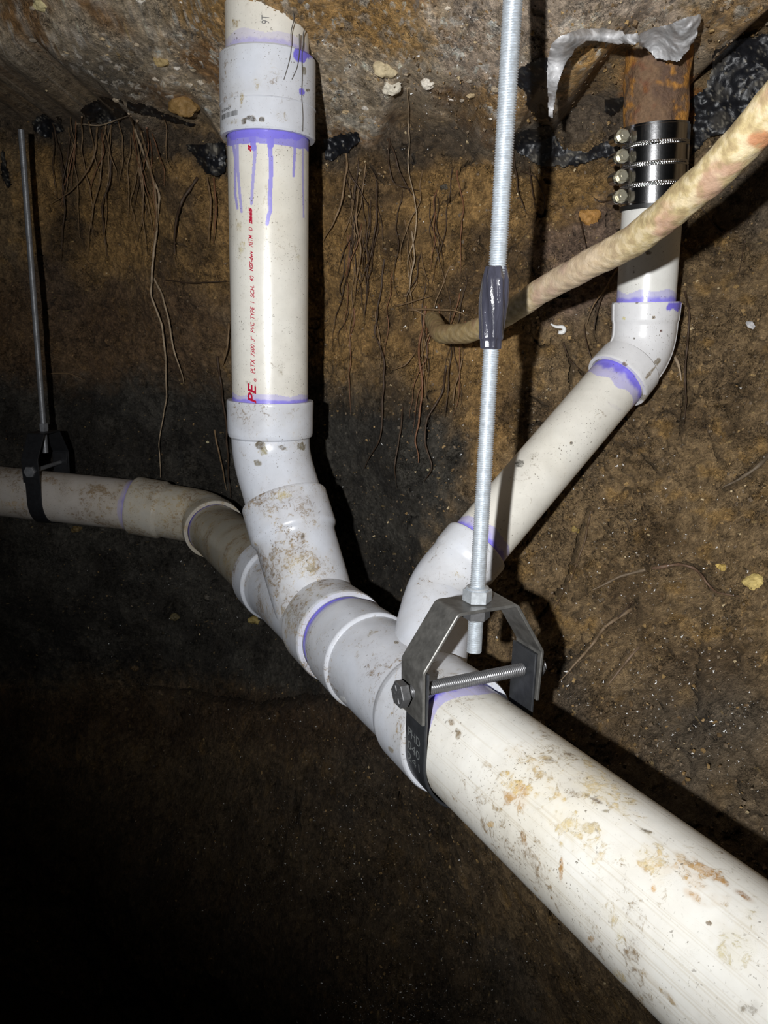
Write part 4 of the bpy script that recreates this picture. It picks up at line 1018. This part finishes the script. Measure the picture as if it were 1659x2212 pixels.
# ------------------------------------------------------------------ stones
def rock(name, px, py, r, colr, label, group, squash=.7, seed=0):
    c = on_wall(np.array([float(px)]), np.array([float(py)]))[0]; n = 26; m_ = 18; V = []
    dep = np.linalg.norm(c-CAM); R = r*dep/FPX
    th = np.linspace(0, 2*math.pi, n, endpoint=False); ph = np.linspace(0, math.pi, m_)
    a, b = np.meshgrid(ph, th, indexing='ij'); d = np.stack([np.sin(a)*np.cos(b), np.cos(a), np.sin(a)*np.sin(b)], -1).reshape(-1, 3)
    dn = d+seed*3.1; rad = 1+.45*noise3(dn, 1.1, 800+seed)+.2*noise3(dn, 2.7, 811+seed)
    P = d*rad[:, None]*R*np.array([1., .7, squash]); P = P+c
    ii = np.arange(n*m_).reshape(m_, n); F = np.stack([ii[:-1, :], np.roll(ii, -1, 1)[:-1, :], np.roll(ii, -1, 1)[1:, :], ii[1:, :]], -1).reshape(-1, 4)
    cc = np.zeros_like(P)+srgb(*colr); cc = cc*(1+.25*fbm(P, 90, 3, 820+seed))[:, None]
    return tag(mesh(name, P, F, M_ROCK, None, np.clip(cc, 0, 1), smooth=38), label, 'stone', group)
g = 'stones stuck in the soil'
ST = [(415,243,12,(226,210,190),'pale pinkish pebble in the gravel left of the top coupling'),(350,133,13,(176,152,104),'rounded tan stone left of the top coupling, above the pale pebble'),(395,225,26,(150,118,70),'big brown stone beside the pale pinkish pebble'),
 (90,12,14,(214,200,150),'cream stone at the top left corner'),(845,190,16,(216,208,190),'largest whitish stone in the gravel left of the galvanised rod'),(925,180,13,(226,218,204),'whitish stone with a dark hollow below it, left of the rod'),(975,208,12,(236,226,214),'small bright stone near the rod, left side'),(835,150,20,(190,174,140),'tan stone in the gravel right of the top coupling'),
 (553,1340,14,(150,132,76),'yellowish stone stuck under the first wye'),(166,1143,11,(112,94,58),'brown stone hanging under the far left pipe'),(292,1443,9,(96,78,52),'small brown stone in the dark soil at lower left'),(378,1333,9,(98,88,60),'elongated pale stone in the dark soil left of the first wye'),
 (1562,1226,10,(206,176,100),'yellow stone in the right wall, left one of two'),(1632,1258,20,(214,190,120),'flat yellow stone in the right wall, nearest the edge'),(1552,1222,5,(220,190,110),'tiny yellow chip beside the yellow stone on the right wall'),(1655,1437,8,(196,160,100),'orange chip at the right edge of the photo'),
 (960,405,9,(70,64,54),'dark pebble on the ochre clay left of the rod'),(1244,1144,8,(150,128,72),'small tan stone on the wall right of the diagonal pipe'),(1275,470,20,(176,130,70),'orange clay lump left of the upper right pipe'),(448,1290,8,(92,86,76),'grey chip in the dark soil by the first wye'),
 (450,955,4,(200,190,150),'tiny pale chip on the dark wall left of the elbow'),(925,1015,3,(200,190,150),'tiny pale chip right of the upright pipe shadow'),(300,2075,12,(80,62,44),'dim brown stone near the bottom left')]
for i, (x, y, r, c_, lb) in enumerate(ST): rock('stone', x, y, r, c_, lb, g, squash=.6+.3*random.random(), seed=i)
# gravel chips scattered in the overhead layer
gg = 'small stones of the gravel layer overhead'; cnt = 0; k = 0
while cnt < 70 and k < 800:
    k += 1; x = random.uniform(0, 1130); y = random.uniform(0, 265)
    if 470 < x < 705: continue
    lim = np.interp(x, lx, ly)-14
    if y > lim or (x < 230 and y > 120): continue
    if not (y > 150 or x < 420 or x > 940): continue
    cl_ = random.choice([(196,184,166),(176,160,136),(214,206,194),(150,132,104),(160,148,132),(186,164,128)])
    side_ = 'left of the top coupling' if x < 470 else 'between the top coupling and the galvanised rod'
    rock('stone', x, y, random.uniform(3, 8), cl_, 'small pale gravel stone in the overhead layer '+side_, gg+' '+side_, squash=.6, seed=100+k); cnt += 1

# ------------------------------------------------------------------ roots
def root(pts, w0, w1, colr, label, group, stand=(.004, .03), seed=0, wig=4., branch=0):
    pts = np.array(pts, float); n = max(12, int(np.linalg.norm(np.diff(pts, axis=0), axis=1).sum()/5))
    d = np.concatenate([[0], np.cumsum(np.linalg.norm(np.diff(pts, axis=0), axis=1))]); s = np.linspace(0, d[-1], n)
    x = np.interp(s, d, pts[:, 0]); y = np.interp(s, d, pts[:, 1])
    q = np.stack([s*.02, np.zeros(n)+seed*5.3, np.zeros(n)], 1); x = x+wig*fbm(q, 1., 3, 900+seed); y = y+.5*wig*fbm(q, 1., 3, 930+seed)
    u = s/d[-1]; st = stand[0]+(stand[1]-stand[0])*np.sin(u*math.pi*.75)**.7+.003*noise3(q, 2., 950+seed)
    P = on_wall(x, y, 0.)
    for _ in range(6): P[1:-1] = .5*P[1:-1]+.25*(P[:-2]+P[2:])
    dirn = (CAM-P)/np.linalg.norm(CAM-P, axis=1)[:, None]; P = P+dirn*st[:, None]
    dep = np.linalg.norm(P[0]-CAM); r0, r1 = w0*dep/FPX/2, w1*dep/FPX/2
    L = np.linalg.norm(np.diff(P, axis=0), axis=1).sum()
    rf = lambda s_, th, R: R*(1+.18*np.sin(s_*310+seed)+.12*np.sin(th*2+s_*700))
    V, F, S, T = sweep(P, [(0, r0), (L*.3, r0*.7+r1*.3), (L*.7, r0*.35+r1*.65), (L, r1*.4)], 7, .004, rfun=rf)
    cc = np.zeros_like(V)+srgb(*colr); cc = cc*(1+.3*noise3(V, 120, 970+seed))[:, None]
    return tag(meshq('root', V, F, M_ROOT, None, np.clip(cc, 0, 1), smooth=80), label, 'root', group)
BR1 = (128,104,76); PALE = (170,150,124); DKR = (70,54,40); RD = (122,84,58)
gl = 'roots hanging from the ledge at the left'
MAJ = [([(280,245),(310,330),(345,420),(330,560),(325,640),(352,705),(357,790),(360,870),(342,960),(346,1032)],5,4,PALE,'longest pale root, reaching down to the far elbow'),
 ([(333,600),(352,640),(362,680),(372,740),(385,790),(398,826)],4,3,PALE,'pale forked root beside the longest root, ending above the dark seam'),
 ([(296,260),(320,340),(335,400),(340,460),(330,560)],5,4,BR1,'brown root twisted beside the longest root'),
 ([(282,250),(300,330),(310,400),(305,480),(292,540)],4,2,BR1,'brown root in front of the left cluster, ending mid wall'),
 ([(210,270),(205,330),(185,375),(150,415),(110,440)],4,2,BR1,'root curving down to the left from the membrane'),
 ([(220,280),(240,330),(238,390),(220,440),(225,500),(232,560)],4,2,DKR,'dark wavy root in the left cluster'),
 ([(165,268),(220,272),(255,258),(275,250)],3,2,PALE,'pale root lying sideways under the crumpled membrane'),
 ([(428,385),(395,430),(378,480),(377,548)],6,4,DKR,'thick black bent root left of the upright pipe'),
 ([(448,385),(455,440),(452,500),(450,530)],4,2,BR1,'short brown root hanging close to the upright pipe, left one'),
 ([(462,385),(466,450),(460,525)],4,2,RD,'short reddish root hanging close to the upright pipe, right one'),
 ([(164,260),(162,330),(155,400)],2,1.5,RD,'thin straight root nearest the far left rod'),
 ([(130,310),(133,350),(140,420),(142,455)],2,1.5,DKR,'thin dark root left of the cluster'),
 ([(495,700),(492,760),(478,790)],5,3,BR1,'root stub touching the upright pipe at its left'),
 ([(470,770),(480,850),(490,930),(495,1030),(498,1075)],5,3,DKR,'dark root running down behind the elbow'),
 ([(465,930),(475,990),(490,1060)],4,2,BR1,'brown root running down to the dirty pipe'),
 ([(360,606),(420,612),(490,608)],3,2,DKR,'root lying sideways on the wall left of the upright pipe'),
 ([(95,808),(150,804),(185,820)],3,2,BR1,'root lying sideways beside the far left rod')]
for i, (p, a, b, c_, lb) in enumerate(MAJ): root(p, a, b, c_, lb, gl, seed=i, stand=(.004, .035))
gfl = 'fine roots of the left cluster'
for i in range(26):
    x = random.choice([random.gauss(290, 25), random.gauss(235, 35), random.gauss(330, 20), random.gauss(160, 30)]); y = random.uniform(245, 300); ln = random.uniform(80, 330); dx = random.uniform(-.2, .25)*ln
    root([(x, y), (x+dx*.3+random.uniform(-8, 8), y+ln*.35), (x+dx*.7+random.uniform(-10, 10), y+ln*.7), (x+dx, y+ln)], random.uniform(1.8, 3.6), 1.2, random.choice([BR1, DKR, RD, BR1]), 'fine root hanging from the left ledge among the thicker roots', gfl, stand=(.003, .03), seed=50+i, wig=9)
gr = 'roots hanging between the upright pipe and the rod'
MJ2 = [([(745,320),(748,370),(735,450),(712,495),(696,522)],5,3,BR1,'brown root hanging just right of the upright pipe'),
 ([(742,350),(775,410),(800,450)],4,2,DKR,'dark root slanting right from the shiny membrane'),
 ([(775,400),(770,470),(780,540),(770,600),(760,660)],4,2,BR1,'root hanging right of the pipe shadow'),
 ([(812,380),(815,480),(800,560),(765,640)],4,2,DKR,'dark root slanting left, middle of the wall'),
 ([(840,300),(870,380),(890,420),(912,440)],4,2,DKR,'dark root under the whitish stones'),
 ([(830,560),(820,650),(812,720),(830,790),(828,900),(815,960),(785,1012)],4,3,DKR,'long dark root down to the grey clay'),
 ([(890,500),(895,560),(880,640)],4,2,PALE,'pale thin root at the centre of the wall'),
 ([(880,190),(885,300),(880,340),(895,420),(900,500),(880,560),(888,640)],2.5,2,PALE,'very thin pale root hanging from the gravel'),
 ([(925,660),(905,740),(912,830),(905,905),(898,955),(906,1000)],5,4,RD,'reddish root hanging below the end of the tan pipe'),
 ([(965,790),(955,850),(925,900),(915,960),(935,1010),(915,1040)],5,3,DKR,'dark looping root below the end of the tan pipe'),
 ([(935,690),(900,668),(878,672)],4,2,BR1,'root sticking out left at the end of the tan pipe'),
 ([(855,662),(900,650),(930,640)],4,2,BR1,'root above the end of the tan pipe, lying sideways'),
 ([(880,670),(940,668),(985,670),(1010,684)],5,3,BR1,'root lying across the tan pipe end'),
 ([(900,760),(880,790),(850,800)],3,2,BR1,'root slanting left below the tan pipe'),
 ([(975,740),(970,820),(960,900)],3,2,DKR,'straight dark root left of the galvanised rod'),
 ([(1000,760),(985,830),(975,890)],3,2,BR1,'straight brown root close to the galvanised rod'),
 ([(870,880),(865,950),(850,1010),(855,1050)],4,2,DKR,'dark root on the grey clay'),
 ([(840,300),(838,350),(850,400),(905,412)],3,2,DKR,'looping dark root near the ledge'),
 ([(1110,330),(1120,420),(1135,460)],3,2,DKR,'thin dark loop root right of the rod'),
 ([(1125,370),(1160,380),(1178,430),(1175,470)],3,2,DKR,'thin arched root right of the rod'),
 ([(1145,360),(1148,420),(1155,450)],3,2,DKR,'short dark root right of the rod'),
 ([(1250,470),(1262,520),(1270,560)],3,2,DKR,'dark root behind the tan pipe'),
 ([(1330,430),(1290,440),(1275,420)],3,2,DKR,'short root left of the clamp screws'),
 ([(1340,570),(1310,620),(1280,660),(1268,700)],4,2,BR1,'root slanting down left of the right upper elbow'),
 ([(1320,600),(1300,640),(1285,690),(1282,720)],3,2,DKR,'dark root left of the right upper elbow'),
 ([(1262,700),(1268,760),(1290,800)],2.5,2,DKR,'thin root right of the white hook-shaped scrap'),
 ([(1218,740),(1230,780),(1262,812)],3,2,DKR,'thin dark root below the white hook-shaped scrap'),
 ([(1480,630),(1490,690),(1482,760),(1478,800),(1484,860),(1478,920)],4,3,DKR,'long thin root on the wall right of the upper right elbow'),
 ([(1452,762),(1466,790),(1472,822)],7,4,PALE,'pale forked root stub right of the upper right elbow')]
for i, (p, a, b, c_, lb) in enumerate(MJ2): root(p, a, b, c_, lb, gr, seed=200+i, stand=(.003, .022), wig=6)
gfr = 'fine roots of the middle cluster'
for i in range(52):
    x = random.choice([random.gauss(845, 55), random.gauss(900, 40), random.gauss(770, 25), random.gauss(960, 35)]); x = min(max(x, 715), 1030); y = random.uniform(340, 700); ln = random.uniform(60, 280); dx = random.uniform(-.35, .2)*ln
    root([(x, y), (x+dx*.3+random.uniform(-10, 10), y+ln*.35), (x+dx*.7+random.uniform(-10, 10), y+ln*.7), (x+dx, y+ln)], random.uniform(1.8, 3.4), 1.2, random.choice([BR1, DKR, DKR, RD]), 'fine root hanging on the ochre wall between the upright pipe and the rod', gfr, stand=(.002, .016), seed=300+i, wig=10)
gw = 'roots bedded in the right wall'
MJ3 = [([(1412,1228),(1462,1218),(1500,1226),(1520,1250),(1545,1280),(1600,1290)],7,3,(112,88,70),'bent reddish root bedded in the right wall above the long crack'),
 ([(1365,1315),(1310,1352),(1270,1400),(1235,1445),(1208,1472)],8,4,(130,110,86),'thick root bedded in the right wall beside the hanger shadow'),
 ([(1395,1232),(1340,1245),(1280,1275)],7,4,(120,104,84),'root bedded in the right wall below the diagonal pipe'),
 ([(1378,1400),(1345,1440),(1308,1485)],6,3,(124,104,84),'lower short root bedded in the right wall'),
 ([(1659,985),(1618,1022),(1560,1052)],9,5,(110,96,78),'forked root at the right edge of the wall'),
 ([(1395,1530),(1340,1540),(1275,1566)],3,2,(100,84,64),'thin root above the foreground pipe shadow'),
 ([(1275,1105),(1262,1170),(1235,1250),(1190,1325)],5,3,(96,76,54),'long dark root along the crack right of the lower elbow'),
 ([(1365,1300),(1320,1350)],4,2,DKR,'short dark root between the bedded roots'),
 ([(1470,390),(1560,510),(1610,480)],2.5,2,DKR,'thin root under the tan pipe shadow'),
 ([(1620,430),(1618,470),(1608,490)],2,1.5,DKR,'fine hair root at the right edge below the tan pipe'),
 ([(1610,520),(1600,570),(1590,600)],2,1.5,DKR,'hair root on the right wall, lower of two')]
for i, (p, a, b, c_, lb) in enumerate(MJ3): root(p, a, b, c_, lb, gw, seed=400+i, stand=(.001, .005), wig=6)
gc = 'fine roots draped on the top coupling'
def free_root(pts3, r, colr, label, group, seed):
    P = smooth_path(np.array(pts3), 60); L = np.linalg.norm(np.diff(P, axis=0), axis=1).sum()
    V, F, S, T = sweep(P, [(0, r), (L, r*.6)], 6, .004); cc = np.zeros_like(V)+srgb(*colr)
    return tag(meshq('root', V, F, M_ROOT, None, cc, smooth=80), label, 'root', group)
def coupsurf(x, y, rad):
    c = project((VT+down*vs(y))[None])[0][0]; rp = rad*FPX/.845; t = math.asin(np.clip(-(x-c)/rp, -.97, .97)); return cylpt(VT+down*vsf(y, rad), rad+.0008, t)
for pts_, lb in [([(622,0),(632,30),(622,58),(625,100),(620,130),(610,168)],'dark hair root lying over the top coupling, left of three'),
                 ([(650,46),(645,62),(652,72),(645,95),(648,150),(645,200),(650,225),(649,272)],'long dark hair root down the right side of the top coupling'),
                 ([(640,60),(641,100),(637,135),(626,164)],'grey hair root on the top coupling, between the other two')]:
    free_root([coupsurf(x, y, H3+.001 if y > 85 else (R3+.002 if y > 60 else H3+.004)) for x, y in pts_], .0006, (84, 80, 74), lb, gc, 1)

# ------------------------------------------------------------------ scraps and flakes
hk = on_wall(np.array([1190., 1203., 1216., 1222., 1216., 1206.]), np.array([700., 708., 704., 712., 720., 718.]), .006)
P = smooth_path(hk, 40); L = np.linalg.norm(np.diff(P, axis=0), axis=1).sum(); V_, F_, S_, T_ = sweep(P, [(0, .0009), (L*.3, .0018), (L*.8, .0028), (L, .002)], 12, .001)
tag(meshq('plastic_scrap', V_, F_, M_SPECK, None, None, smooth=80), 'white hook-shaped plastic scrap on the wall left of the upper right elbow', 'scrap')
V_, F_, S_, T_ = sweep(seg_path(*on_wall(np.array([1611., 1636.]), np.array([696., 714.]), .006)), [(0, .001), (.005, .004), (.011, .002)], 10, .001, rfun=lambda s, t, R: R*(1+.3*np.sin(3*t)))
tag(meshq('stone', V_, F_, M_FILM, None, None, smooth=40), 'shiny grey chip on the right wall near the edge, level with the tape', 'stone')
# pale shavings sprinkled on the soil: nobody could count them
N = 2600; x = np.empty(N); y = np.empty(N); i = 0
cl_c = [(1590,1530,70,60,.9),(1010,2050,120,110,.8),(560,1850,130,70,1.),(700,1780,90,90,1.),(1330,1500,150,100,.8),(1280,1250,160,140,.6),(900,1900,140,160,.8),(790,2180,80,40,.8),(1500,1300,150,150,.5),(1350,1000,250,200,.45),(1050,850,120,200,.4),(900,2200,100,60,.6),(640,1560,160,60,.6),(1600,1620,60,60,.9),(950,200,200,80,.4),(450,1300,150,120,.4)]
while i < N:
    c_ = random.choice(cl_c); xx = random.gauss(c_[0], c_[2]); yy = random.gauss(c_[1], c_[3])
    if -20 < xx < 1700 and 0 < yy < 2250: x[i], y[i] = xx, yy; i += 1
P = on_wall(x, y, .0006); P = P[:]; dist = np.linalg.norm(P-CAM, axis=1); Vs = []; Fs = []
tet = np.array([(1, 0, 0), (-.5, .8, 0), (-.5, -.8, 0), (0, 0, 1.)])
for i in range(N):
    r = (.0004+.0011*random.random()**4)*1.0; a = Matrix.Rotation(random.uniform(0, 6.3), 3, 'Y') @ Matrix.Rotation(random.uniform(0, 6.3), 3, 'X')
    q = tet*np.array([r*random.uniform(1, 2.2), r, r*.8]); q = q @ np.array(a).T; o_ = len(Vs)*4; Vs.append(q+P[i]); Fs += [(o_, o_+1, o_+2), (o_, o_+3, o_+1), (o_+1, o_+3, o_+2), (o_+2, o_+3, o_)]
tag(mesh('plastic_shavings', np.vstack(Vs), Fs, M_SPECK, smooth=None), 'white plastic sawdust flakes sprinkled over the soil wall', 'shavings', kind='stuff')

# loose crumbs of soil stuck to the wall face: nobody could count them
N = 9000; rr_ = random.Random(21); x = np.array([rr_.uniform(0, 1659) if rr_.random() < .35 else rr_.uniform(700, 1659) for _ in range(N)]); y = np.array([rr_.uniform(0, 2212) for _ in range(N)])
P = on_wall(x, y, .0004); Vs = []; Fs = []; Cs = []
pal = [C(150, 122, 80), C(112, 90, 62), C(92, 78, 60), C(170, 140, 92), C(196, 176, 138), C(120, 104, 84)]
cube = np.array([(a, b, c) for a in (-1, 1) for b in (-1, 1) for c in (-1, 1)], float)
cf_ = [(0, 1, 3, 2), (4, 6, 7, 5), (0, 4, 5, 1), (2, 3, 7, 6), (0, 2, 6, 4), (1, 5, 7, 3)]
for i in range(N):
    r = .0004+.0012*rr_.random()**3; q = cube*np.array([rr_.uniform(.6, 1.5), .8, rr_.uniform(.6, 1.2)])*(1+.35*RNG.uniform(-1, 1, (8, 1)))*r
    a = Matrix.Rotation(rr_.uniform(0, 6.3), 3, 'Y') @ Matrix.Rotation(rr_.uniform(0, 6.3), 3, 'X'); Vs.append(q @ np.array(a).T+P[i]); o_ = i*8
    Fs += [tuple(o_+k for k in f) for f in cf_]; Cs.append(np.tile(pal[rr_.choice([0, 1, 1, 2, 2, 3, 5, 4] if rr_.random() < .3 else [0, 1, 2, 5])], (8, 1)))
tag(mesh('soil_crumbs', np.vstack(Vs), Fs, M_ROCK, None, np.vstack(Cs), smooth=30), 'small brown crumbs of dirt sticking to the soil wall', 'dirt crumbs', kind='stuff')
